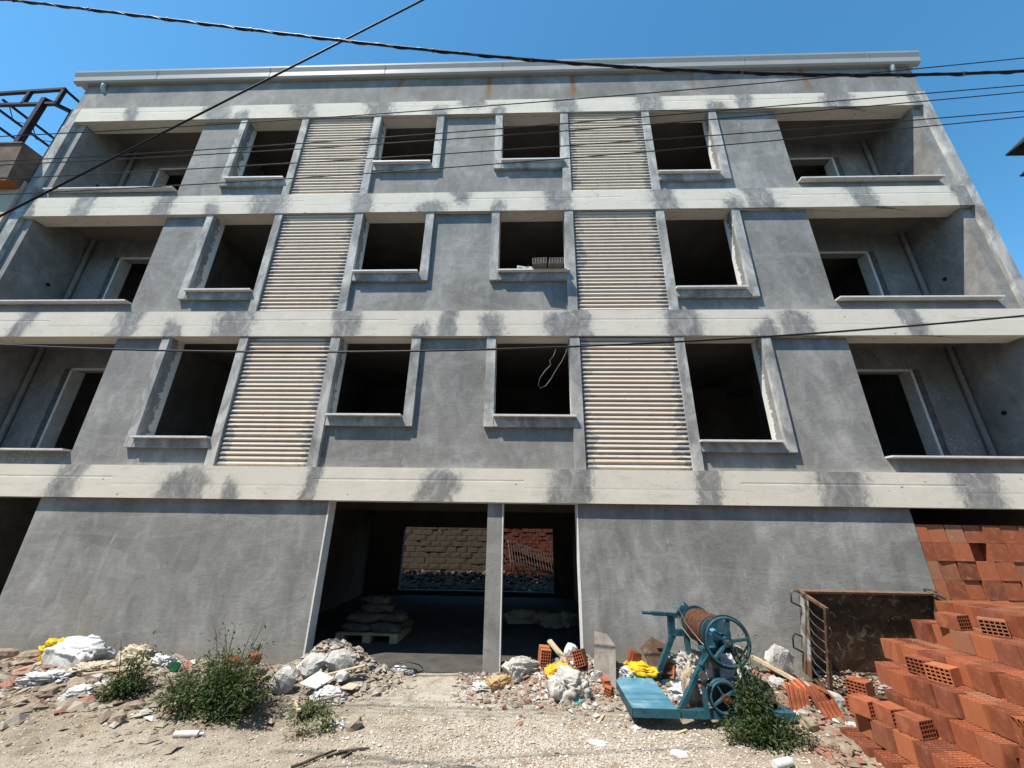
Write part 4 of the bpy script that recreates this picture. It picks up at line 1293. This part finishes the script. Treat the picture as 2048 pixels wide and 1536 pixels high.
chunk('brick_piece', (-6.62, -.52), (.26, .12, .07), 4, mat_plain('pink_brick', (.34, .17, .125), .15, 9, .9), 'pink brick slab below the yellow bag', 'brick', rot=(.1, -.15, .5), rough=.06, sub=1)
chunk('brick_piece', (-5.5, -.88), (.32, .15, .09), 5, ROCKM, 'long tan brick tilted on the rubble below the flattened sack', 'brick', rot=(.15, .35, -.5), rough=.05, sub=1)
chunk('brick_piece', (-5.72, -1.0), (.17, .15, .10), 15, ROCKM, 'short tan brick beside the long tilted one', 'brick', rot=(.3, .1, .4), rough=.06, sub=1)
chunk('brick_piece', (-4.22, -1.62), (.13, .10, .11), 6, ROCKM, 'tan brick cube left of the big weed', 'brick', rot=(.1, .1, .2), rough=.06, sub=1)
chunk('brick_piece', (-4.35, -1.3), (.2, .12, .08), 26, ROCKM, 'broken tan brick under the small weed', 'brick', rot=(.1, .2, .7), rough=.1, sub=1)
for k, (x, y) in enumerate(((-5.55, -.42), (-5.5, -.52), (-5.45, -.6))):
    stick('lath', (x-.25, y-.05, gh(x, y)+.03), (x+.28, y+.06, gh(x, y)+.07), .035, .015, WOODY, ['rearmost', 'middle', 'front'][k]+' of three thin laths beside the flattened sack')
tag(MB().cyl((-4.6, -.52, .14), (-4.585, -.57, .15), .055, 18).cyl((-4.6, -.52, .14), (-4.604, -.505, .137), .05, 18).build('bottle_cap', mat_plain('green_plastic', (.015, .10, .05), .1, 8, .35)), 'round green plastic lid standing among the rubble', 'lid')
tag(MB().cyl((-3.42, -1.83, gh(-3.4, -1.83)+.025), (-3.2, -1.80, gh(-3.3, -1.8)+.025), .028, 12).cyl((-3.2, -1.80, gh(-3.3, -1.8)+.025), (-3.15, -1.793, gh(-3.2, -1.8)+.025), .012, 10).build('plastic_bottle', PLASTIC), 'white plastic bottle lying in front of the big weed', 'bottle')
chunk('brick_piece', (-3.85, -.5, .20), (.22, .12, .12), 7, BRICK, 'orange brick piece behind the big weed', 'brick', rot=(.2, .3, .2), rough=.08, sub=1)
chunk('brick_piece', (-3.62, -.42, .22), (.15, .12, .14), 17, BRICK, 'upright orange brick piece beside another behind the big weed', 'brick', rot=(.1, .1, .5), rough=.08, sub=1)

# -- by the garage entrance
chunk('cement_lump', (-2.98, -.80, .10), (.26, .14, .26), 8, CEMST, 'slanted pale cement lump left of the grey heap', 'lump', rot=(.15, .5, .2), rough=.25)
chunk('cement_lump', (-2.45, -.36, .20), (.36, .26, .24), 9, CEMST, 'hardened grey cement lump on the heap at garage corner', 'lump', rot=(0, .2, .4), rough=.35, sub=3)
chunk('cement_lump', (-2.78, -.42, .17), (.42, .28, .22), 10, CEMST, 'larger grey cement lump at left of the heap at garage corner', 'lump', rot=(.2, -.1, 1.0), rough=.35, sub=3)
board('plaster_board', [(-2.74, -.86, .10), (-2.50, -.92, .07), (-2.38, -.72, .12), (-2.62, -.62, .16)], .012, SACKW, 'white board piece leaning on the grey heap', 'board')
crumple('paper_bag', (-2.36, -.88), (.36, .22, .11), 11, SACKW, 'white torn paper bag below the grey heap', 'bag', rz=.35, sharp=.5)
crumple('foam_cup', (-2.33, -.62, .08), (.13, .13, .11), 12, PLASTIC, 'white foam ball lying on the grey heap', 'foam', sharp=.1, sub=3)
board('card_scrap', [(-2.28, -.78, .04), (-2.10, -.80, .035), (-2.06, -.68, .05), (-2.2, -.64, .055)], .006, SACKC, 'small white card right of the torn paper bag', 'card')
stick('lath', (-2.72, -.72, .10), (-2.1, -.45, .19), .05, .018, WOODY, 'pale lath lying up the grey heap')
stick('lath', (-2.62, -1.12, .02), (-2.42, -1.42, .05), .04, .02, WOODY, 'short pale stick at the edge of the hollow')
stick('lath', (-2.46, -1.20, .03), (-2.14, -1.02, .06), .03, .02, WOODY, 'pale stick crossing the grass tuft')
chunk('brick_piece', (-1.74, -1.58), (.16, .09, .11), 18, ROCKM, 'tan brick end standing beside the small tuft', 'brick', rot=(.2, -.4, .6), rough=.06, sub=1)
crumple('plastic_scrap', (-1.93, -1.52), (.16, .12, .05), 19, PLASTIC, 'small white litter between small tuft and brick end', 'litter', sharp=.8, sub=3)
tag(MB().tube([(-1.99, -2.29, gh(-1.99, -2.29)+.02), (-1.93, -2.25, gh(-1.9, -2.25)+.025), (-1.84, -2.13, gh(-1.84, -2.13)+.022), (-1.72, -2.02, gh(-1.72, -2.02)+.025)], [.012, .013, .011, .008], 8).build('branch', DRYWOOD), 'dark dry branch lying on the sandy ground', 'branch')
for k, (x, y, a, l) in enumerate(((-1.62, -2.0, .2, .17), (-1.70, -2.06, .6, .17), (-1.6, -2.07, 1.1, .10), (-1.5, -1.97, .1, .13))):
    stick('twig', (x-l/2*math.cos(a), y-l/2*math.sin(a), gh(x, y)+.012), (x+l/2*math.cos(a), y+l/2*math.sin(a), gh(x, y)+.016), .02, .012, DRYWOOD, ['topmost', 'longest', 'shortest', 'rightmost'][k]+' of four short dark sticks right of the branch', 'stick')
chunk('slate_piece', (-.50, -2.2), (.17, .08, .025), 20, mat_plain('grey_slate', (.11, .11, .11), .2, 10, .9), 'flat grey slate piece lying on the gravel', 'stone', rot=(0, 0, .2), rough=.2, sub=1)
tag(MB().tube([(-1.9, .02, .03), (-1.8, -.05, .10), (-1.62, -.06, .13), (-1.48, .0, .08), (-1.45, .08, .02)], .008, 6).tube([(-1.88, .03, .02), (-1.74, -.08, .07), (-1.55, -.1, .06), (-1.5, -.02, .02)], .01, 6).build('wire_coil', WIRE), 'dark loop of wire at the garage threshold', 'wire')
crumple('plastic_scrap', (-1.72, -.02), (.3, .16, .07), 21, PLASTIC, 'white plastic scrap beside the wire at the threshold', 'plastic', sharp=.8)

# -- heap in front of the column
crumple('cement_sack', (.04, -.22, .04), (.52, .28, .20), 22, SACKP, 'white sack with green print lying on the heap beside the column', 'sack', rz=.55, sharp=.35)
crumple('torn_paper', (-.27, -.40), (.40, .14, .13), 23, mat_sack('kraft_paper', (.42, .28, .13), amt=.4), 'torn brown paper bag at foot of the column', 'paper', rz=.75, sharp=.5)
crumple('plastic_scrap', (-.50, -.45), (.26, .2, .08), 24, PLASTIC, 'whitish rag at the foot of the column', 'rag', rz=.2, sharp=.8)
crumple('rubble_sack', (.58, -.66), (.42, .32, .24), 25, SACKP, 'burst white rubble sack in front of the heap', 'sack', rz=.1, sharp=.55)
crumple('plastic_bag', (.50, -.44, .12), (.34, .20, .13), 26, mat_sack('orange_yellow_plastic', (.60, .33, .02), (.45, .08, .02), .6), 'orange and yellow bag behind the burst white sack', 'bag', rz=.2, sharp=.5)
stick('lath', (.36, -.02, .42), (.62, -.28, .20), .075, .03, WOODY, 'pale timber offcut sticking up behind the burst sack')
chunk('plaster_lump', (.66, -.05, .30), (.18, .12, .2), 27, WHITEP, 'white plaster lump behind the orange bag', 'lump', rot=(.2, .4, .3), rough=.2)
def half_brick(loc, rot, label):
    put('brick_piece', B_OK, loc, rot, label, 'brick')
half_brick((.27, -.12, .30), (math.pi/2+.1, .1, .15), 'grey dusty hollow brick on top of the heap right of the column')
half_brick((.80, -.20, .27), (math.pi/2-.2, -.35, -.35), 'tilted dusty hollow brick by the right door jamb')
chunk('cement_lump', (.95, -.42, .10), (.12, .05, .2), 28, CEMST, 'upright grey slab beside the burst sack', 'lump', rot=(.2, .2, .1), rough=.1, sub=1)
for k, (x, y, z, rz) in enumerate(((1.02, -.42, .06, .2), (1.05, -.52, .02, -.2))):
    put('brick_piece', B_OK, (x, y, z), (math.pi/2, .3*k, rz), ['upper', 'lower'][k]+' red brick right of the burst sack', 'brick').scale = (.6, .8, .9)

# -- along the right wall behind the winch
board('plywood_sheet', [(.90, -.46, .0), (1.17, -.50, -.01), (1.26, -.20, .42), (1.16, -.14, .54), (.99, -.14, .57)], .018, WOODG, 'weathered plywood piece leaning left of the winch platform', 'board')
board('plywood_sheet', [(1.70, -.30, .16), (1.96, -.34, .14), (2.02, -.12, .40), (1.80, -.06, .50), (1.62, -.12, .38)], .015, RUST, 'rusty stained board leaning on the wall behind the winch', 'board')
put('brick_piece', B_OK, (1.50, -.14, .14), (.12, .1, .3), 'orange brick standing behind the yellow bag', 'brick').scale = (1.0, .7, 1.1)
crumple('plastic_bag', (1.58, -.24, .10), (.40, .22, .15), 30, YELLOW, 'bright yellow bag lying behind the winch platform', 'bag', rz=-.2, sharp=.4)
crumple('plastic_scrap', (1.42, -.24, .08), (.22, .16, .10), 31, PLASTIC, 'white plastic under the yellow bag behind the winch', 'plastic', sharp=.8)
put('brick_piece', B_OK, (1.92, -.2, .15), (math.pi/2, .4, .7), 'reddish white brick piece right of the yellow bag', 'brick').scale = (.9, .8, .8)
crumple('rubble_sack', (2.28, -.24, .12), (.55, .3, .26), 32, SACKP, 'white sack behind the winch between its legs', 'sack', rz=.3, sharp=.55)
crumple('plastic_scrap', (2.02, -.66, .0), (.34, .3, .13), 33, PLASTIC, 'white plastic lump inside the winch base frame', 'plastic', rz=.8, sharp=.7)
crumple('rubble_sack', (2.68, -.22, .14), (.42, .3, .26), 34, SACKW, 'grey white sack behind the winch motor', 'sack', sharp=.6)
tag(MB().tube([(2.38, -.30, .16), (2.40, -.26, .30), (2.41, -.25, .42)], [.05, .055, .03], 12).build('plastic_bottle', PLASTIC), 'clear ribbed bottle standing behind the flywheel', 'bottle')
crumple('rag', (1.93, -1.02, .02), (.14, .2, .40), 35, mat_sack('brown_rag', (.34, .27, .2), amt=.6), 'stained brown rag hanging beside the brake lever', 'rag', sharp=.4, flat=.9)
stick('plank', (2.92, -.12, .42), (3.60, -.48, .08), .09, .035, WOODY, 'pale timber plank sloping down between winch and skip')
chunk('cement_lump', (3.42, -.25, .30), (.36, .14, .34), 36, CEMST, 'slanted porous cement slab left of the rusty skip', 'slab', rot=(.2, .55, .25), rough=.25, sub=3)
chunk('cement_lump', (3.22, -.45, .12), (.22, .16, .12), 37, CEMST, 'small cement lump below the timber plank', 'lump', rot=(.2, .1, .5), rough=.3)
chunk('stone', (3.70, -.66), (.32, .2, .14), 38, CEMST, 'whitish flat stone at foot of the rusty skip', 'stone', rot=(.05, .1, .2), rough=.25)
# broken roof-tile like brick shards between winch and stack
sh = random.Random(5)
def shard(loc, rot, sx, sy, label):
    m = MB(); n = 5
    for k in range(n):
        x = -sx/2+k*sx/(n-1); m.box(x-.004, x+.004, -sy/2, sy/2, .0045, .028)
    m.box(-sx/2-.004, sx/2+.004, -sy/2, sy/2, -.004, .004)
    me = bpy.data.meshes.new('brick_shard'); me.from_pydata(m.v, [], m.f); me.materials.append(BRICK)
    put('brick_shard', me, loc, rot, label, 'brick shard', 'broken brick shards')
shard((3.30, -.72, .14), (.5, -.25, .2), .26, .20, 'broken ribbed brick shard leaning nearest the whitish stone')
shard((3.42, -.95, .12), (.9, .1, .25), .24, .26, 'tall reddish brick shard leaning at the middle of the broken bricks')
shard((3.14, -.98, .10), (1.0, .25, -.15), .20, .30, 'long brown brick shard leaning left of the broken bricks')
shard((3.36, -1.16, .08), (1.05, -.1, .1), .2, .2, 'orange brick shard leaning against the lowest stack layer')
shard((3.52, -.84, .16), (.3, .5, .7), .18, .16, 'small upper brick shard on the broken bricks')
chunk('stone', (3.02, -1.32), (.17, .12, .12), 40, ROCKM, 'rounded tan stone below the long brick shard', 'stone', rot=(.1, .1, .5), rough=.2)
chunk('stone', (2.98, -1.62), (.13, .10, .09), 41, ROCKM, 'tan stone left of the lowest brick layer, upper one', 'stone', rot=(.1, .3, .2), rough=.25)
chunk('stone', (3.06, -1.74), (.12, .10, .09), 42, ROCKM, 'tan stone left of the lowest brick layer, lower one', 'stone', rot=(.4, .1, .9), rough=.25)
tag(MB().cyl((2.22, -2.02, gh(2.2, -2.0)+.03), (2.40, -1.96, gh(2.4, -1.96)+.035), .034, 14).build('pipe_offcut', WHITEP), 'short white pipe piece lying at lower right below the vine', 'pipe')
chunk('concrete_piece', (1.02, -1.28), (.06, .05, .05), 43, CEMST, 'small grey cube left of the winch platform', 'stone', rot=(.1, .1, .5), rough=.05, sub=1)
chunk('plaster_lump', (1.45, -1.86), (.16, .08, .05), 44, WHITEP, 'flat white plaster piece below the winch platform', 'plaster', rot=(0, 0, -.3), rough=.2)
chunk('plaster_lump', (.72, -1.72), (.18, .07, .04), 45, WHITEP, 'long white plaster flake on the sand left of the winch', 'plaster', rot=(0, 0, -.3), rough=.2)
for k, (x, y, a) in enumerate(((1.66, -1.30, .5), (.86, -1.14, 1.1))):
    stick('splinter', (x-.1*math.cos(a), y-.1*math.sin(a), gh(x, y)+.012), (x+.1*math.cos(a), y+.1*math.sin(a), gh(x, y)+.014), .03, .012, WOODY, ['wood splinter below the winch platform', 'wood splinter left of the plywood piece'][k], 'splinter')

# -- inside the garage
pal = empty('pallet', (-2.75, 1.75, 0), 'wooden pallet under the cement bags inside the garage', 'pallet')
for k in range(5):
    MB().box(-3.3, -2.2, 1.3+k*.2, 1.42+k*.2, .11, .135).build('deck_board', WOODY, pal)
for k in range(3):
    MB().box(-3.3+k*.48, -3.16+k*.48, 1.3, 2.22, -.003, .109).build('bearer', WOODY, pal)
for k, (x, y, z, rz) in enumerate(((-3.0, 1.55, .136, .1), (-2.5, 1.6, .136, -.1), (-2.95, 1.95, .136, .05), (-2.45, 2.0, .136, 0), (-2.95, 1.65, .27, .2), (-2.45, 1.75, .27, -.15), (-2.75, 1.8, .40, .1), (-2.8, 1.85, .52, -.1))):
    crumple('cement_bag', (x, y, z), (.62, .40, .15), 50+k, CBAG, ['front left bottom', 'front right bottom', 'rear left bottom', 'rear right bottom', 'left middle', 'right middle', 'second from top', 'topmost'][k]+' cement bag on the pallet in the garage', 'cement bag', 'cement bags on the pallet', rz, .16, 1.2, 3, .5)
for k, (x, y, w) in enumerate(((.02, 3.2, .7), (.62, 2.9, .55), (.95, 3.0, .5))):
    crumple('rubble_sack', (x, y, -.004), (w, .45, .22), 60+k, SACKC, ['left', 'middle', 'right'][k]+' slumped sack on the garage floor right of the column', 'sack', None, .3*k, .45)

crumple('paper_scrap', (.02, .02, 6.765), (.30, .12, .07), 70, WHITEP, 'torn white paper beside the pair of bricks on the window sill', 'paper', rz=.1, sharp=.6, sub=4)

# ------------------------------------------------------------------ loose stones (uncountable)
def scatter(name, n, place, mat, label, cat, seed, parent=None, flatten=.6):
    """n small jittered stones joined in one mesh; place(r) -> x, y, z, size, tone"""
    r = np.random.RandomState(seed)
    octa = np.array([(1,0,0),(-1,0,0),(0,1,0),(0,-1,0),(0,0,1),(0,0,-1),(.62,.62,.5),(-.62,-.62,.5)], float)[:6]
    faces = np.array([(0,2,4),(2,1,4),(1,3,4),(3,0,4),(2,0,5),(1,2,5),(3,1,5),(0,3,5)])
    V = []; F = []; T = []
    for i in range(n):
        x, y, z, s, tone = place(r)
        a = r.rand()*6.283; b = r.rand()*.9-.45
        o = octa*(1+r.uniform(-.35, .35, octa.shape))*np.array([r.uniform(.7, 1.4), r.uniform(.6, 1.1), flatten])*s
        ca, sa, cb, sb = math.cos(a), math.sin(a), math.cos(b), math.sin(b)
        R = np.array([[ca, -sa, 0], [sa, ca, 0], [0, 0, 1]]) @ np.array([[1, 0, 0], [0, cb, -sb], [0, sb, cb]])
        V.append(o @ R.T + np.array([x, y, z])); F.append(faces+6*i); T.append(np.full(6, tone))
    V = np.concatenate(V); F = np.concatenate(F); T = np.concatenate(T)
    me = bpy.data.meshes.new(name)
    me.from_pydata(V.tolist(), [], F.tolist())
    a = me.attributes.new('tone', 'FLOAT', 'POINT'); a.data.foreach_set('value', T.astype(np.float32))
    me.materials.append(mat)
    o = bpy.data.objects.new(name, me); COL.objects.link(o)
    return tag(o, label, cat, kind='stuff')

GRAVEL = mat_multi('crushed_stone', [(0, (.26, .19, .14)), (.35, (.36, .30, .24)), (.7, (.44, .39, .33)), (1, (.52, .49, .44))])
RUBBLE = mat_multi('mixed_rubble', [(0, (.19, .065, .04)), (.2, (.25, .12, .082)), (.32, (.15, .115, .083)), (.5, (.21, .17, .125)), (.68, (.29, .25, .20)), (.85, (.33, .31, .28)), (1, (.50, .49, .47))], bump=.6)

def hgt(x, y): return gh(x, y)
def pg(r):
    while True:
        x = r.normal(.35, 1.25); y = r.normal(-1.85, .52)
        if -2.75 < y < -.35 and -3 < x < 3.2: break
    s = r.uniform(.005, .016) * (1.6 if r.rand() < .06 else 1)
    return x, y, hgt(x, y)+s*.3, s, r.rand()
scatter('gravel', 9000, pg, GRAVEL, 'pale crushed stone spread over the sand before the garage', 'gravel', 1)
def pg2(r):
    x = r.uniform(-8.5, 3.3); y = -2.75*r.rand()**.8
    s = r.uniform(.004, .014)
    return x, y, hgt(x, y)+s*.3, s, r.rand()
scatter('pebbles', 7000, pg2, GRAVEL, 'small pebbles and crumbs scattered all over the dirt', 'gravel', 2)
def pr_l(r):
    while True:
        x = r.uniform(-8.2, -3.2); y = -abs(r.normal(0, .75))-.02
        if y > -1.75 - .1*(x+8): break
    s = r.uniform(.010, .04) if r.rand() < .8 else r.uniform(.04, .11)
    t = .9*r.rand() if r.rand() < .4 else r.uniform(.3, .68)
    if r.rand() < .04: t = 1.0
    return x, y, hgt(x, y)+s*.15, s, t
scatter('rubble', 4200, pr_l, RUBBLE, 'mixed broken brick and plaster rubble along the left wall', 'rubble', 3, flatten=.45)
def pr_c(r):
    while True:
        x = r.normal(.35, .75); y = -abs(r.normal(.12, .42))-.03
        if -.9 < x < 1.25 and y > -1.4: break
    s = r.uniform(.008, .035) if r.rand() < .85 else r.uniform(.03, .06)
    return x, y, hgt(x, y)+s*.25, s, r.rand()**.9
scatter('rubble', 2400, pr_c, RUBBLE, 'pinkish rubble heap in front of the column and right jamb', 'rubble', 4)
def pr_h(r):
    while True:
        x = r.normal(-2.5, .42); y = -abs(r.normal(.15, .42))-.03
        if -3.4 < x < -1.3 and y > -1.3: break
    s = r.uniform(.008, .03) if r.rand() < .85 else r.uniform(.03, .07)
    return x, y, hgt(x, y)+s*.25, s, r.uniform(.4, .85)
scatter('rubble', 1800, pr_h, RUBBLE, 'grey cement crumbs on the heap at the garage corner', 'rubble', 5)
def pr_r(r):
    while True:
        x = r.uniform(1.2, 3.75); y = -abs(r.normal(0, .38))-.03 if r.rand() < .6 else r.uniform(-2.1, -.6)
        if y < -.75 and x < 2.75: continue
        if x > 3.25 and y < -1.38: continue
        break
    s = r.uniform(.01, .04) if r.rand() < .8 else r.uniform(.04, .075)
    return x, y, hgt(x, y)+s*.25, s, (r.rand()*.45 if r.rand() < .6 else r.rand())
scatter('rubble', 2300, pr_r, RUBBLE, 'red brick rubble around the winch and the brick stack', 'rubble', 6, flatten=.5)
def pr_y(r):
    x = r.uniform(-4.5, 1.4); y = r.uniform(7.2, 9.5)
    h = .25*math.exp(-((y-9.3)/.9)**2)+.06
    s = r.uniform(.03, .14)
    return x, y, h*r.rand(), s, (r.rand() if x > -.6 else .6*r.rand())
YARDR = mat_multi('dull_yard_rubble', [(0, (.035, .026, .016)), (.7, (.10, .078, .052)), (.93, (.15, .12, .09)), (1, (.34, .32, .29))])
scatter('yard_rubble', 1500, pr_y, YARDR, 'white and grey rubble heap in the rear yard', 'rubble', 7)
def pr_s(r):
    x = r.uniform(3.9, 5.5); d = r.uniform(.02, .46)
    p = S(x, d, .02)
    s = r.uniform(.01, .04)
    return p[0], p[1], p[2]+s*.3, s, r.uniform(.2, .8)
scatter('skip_rubble', 300, pr_s, RUBBLE, 'crumbs of rubble in the bottom of the rusty skip', 'rubble', 8)

# ------------------------------------------------------------------ weeds
def weed(name, base, spread, height, nstem, nleaf, leaf, mat, label, seed, droop=.4, flowers=False, lean=(0, 0)):
    r = random.Random(seed)
    bx, by = base
    bz = gh(bx, by)
    root = empty(name, (bx, by, bz), label, 'weed', None)
    st = MB(); V = []; F = []; T = []
    for k in range(nstem):
        a = r.uniform(0, 6.283); q = r.random()**.6
        ex = bx+spread[0]*q*math.cos(a)+lean[0]*q; ey = by+spread[1]*q*math.sin(a)+lean[1]*q
        h = height*(1-.5*q)*r.uniform(.3, 1.15)
        tall = r.random() < .14
        if tall: h = height*r.uniform(1.1, 1.6)
        sx = bx+(ex-bx)*.35; sy = by+(ey-by)*.35
        sz = gh(sx, sy)
        P0 = Vector((sx, sy, sz)); P2 = Vector((ex, ey, gh(ex, ey)*.5+h)); P1 = (P0+P2)/2+Vector((0, 0, h*.3))+Vector((r.uniform(-.05, .05), r.uniform(-.05, .05), 0))
        pts = [P0*(1-t)**2+P1*2*t*(1-t)+P2*t*t for t in [i/7 for i in range(8)]]
        st.tube(pts, [.006*(1-.7*i/7) for i in range(8)], 5)
        nl = int(nleaf/nstem*(r.uniform(.15, .5) if tall else r.uniform(.5, 1.6)))
        for j in range(nl):
            t = r.uniform(.12, 1.0)
            p = P0*(1-t)**2+P1*2*t*(1-t)+P2*t*t
            off = Vector((r.gauss(0, 1), r.gauss(0, 1), r.gauss(0, .6)))*(.038+.04*(1-t))
            p = p+off
            if p.z < gh(p.x, p.y)+.01: p.z = gh(p.x, p.y)+.01+r.random()*.03
            d = (off.normalized()+Vector((r.uniform(-.5, .5), r.uniform(-.5, .5), r.uniform(-.6, .35)))).normalized()
            up = Vector((r.uniform(-.5, .5), r.uniform(-.5, .5), 1)).normalized()
            u = d.cross(up).normalized(); n = u.cross(d)
            L = leaf*r.uniform(.5, 1.25); Wd = L*r.uniform(.28, .46)
            q0 = p; q1 = p+d*L*.5+u*Wd*.5+n*L*.06; q2 = p+d*L-n*L*droop*.3; q3 = p+d*L*.5-u*Wd*.5+n*L*.06; qm = p+d*L*.5-n*L*.03
            b = len(V); V += [q0, q1, q2, q3, qm]; F += [(b, b+1, b+4), (b+1, b+2, b+4), (b+2, b+3, b+4), (b+3, b, b+4)]
            tn = min(1, max(0, r.gauss(.35 if not tall else .6, .28)))
            T += [tn]*5
    st.build('stem', STEM, root)
    m = MB(); m.add(V, F)
    o = m.build('foliage', mat, root, fixn=False)
    a = o.data.attributes.new('tone', 'FLOAT', 'POINT'); a.data.foreach_set('value', T)
    return root

weed('weed_bush', (-3.42, -1.28), (.62, .42), .44, 64, 4800, .062, LEAFD, 'big dark green weed bush at the edge of the hollow left of the garage', 1)
weed('weed_bush', (-3.62, -.92), (.40, .30), .52, 34, 1900, .055, LEAFD, 'taller thin weed clump behind the big bush near the wall', 2)
weed('weed_bush', (-4.78, -.98), (.26, .24), .40, 22, 1500, .058, LEAFD, 'small green weed by the cream sack on the left', 3)
weed('weed_bush', (-4.25, -.82), (.26, .18), .16, 14, 700, .045, LEAFD, 'low green weed between the small and the big bush', 4)
weed('grass_tuft', (-2.38, -1.30), (.17, .14), .14, 24, 520, .05, LEAFL, 'yellowish grass tuft at right edge of the hollow', 5)
weed('grass_tuft', (-2.02, -1.60), (.14, .10), .13, 14, 330, .05, LEAFL, 'small grey green tuft beside the brick end', 6)
weed('dead_weed', (-2.22, -1.72), (.12, .06), .05, 12, 200, .04, mat_leaf('dry_leaf', (.10, .075, .04), (.2, .15, .08)), 'flat dry weed left of the small tuft', 7)
weed('trailing_vine', (2.46, -1.52), (.50, .24), .20, 34, 2400, .052, LEAFD, 'green vine trailing over the ground before the winch', 8)
weed('trailing_vine', (2.42, -1.42), (.16, .12), .66, 22, 1700, .050, LEAFD, 'green vine climbing up the front of the winch', 9)
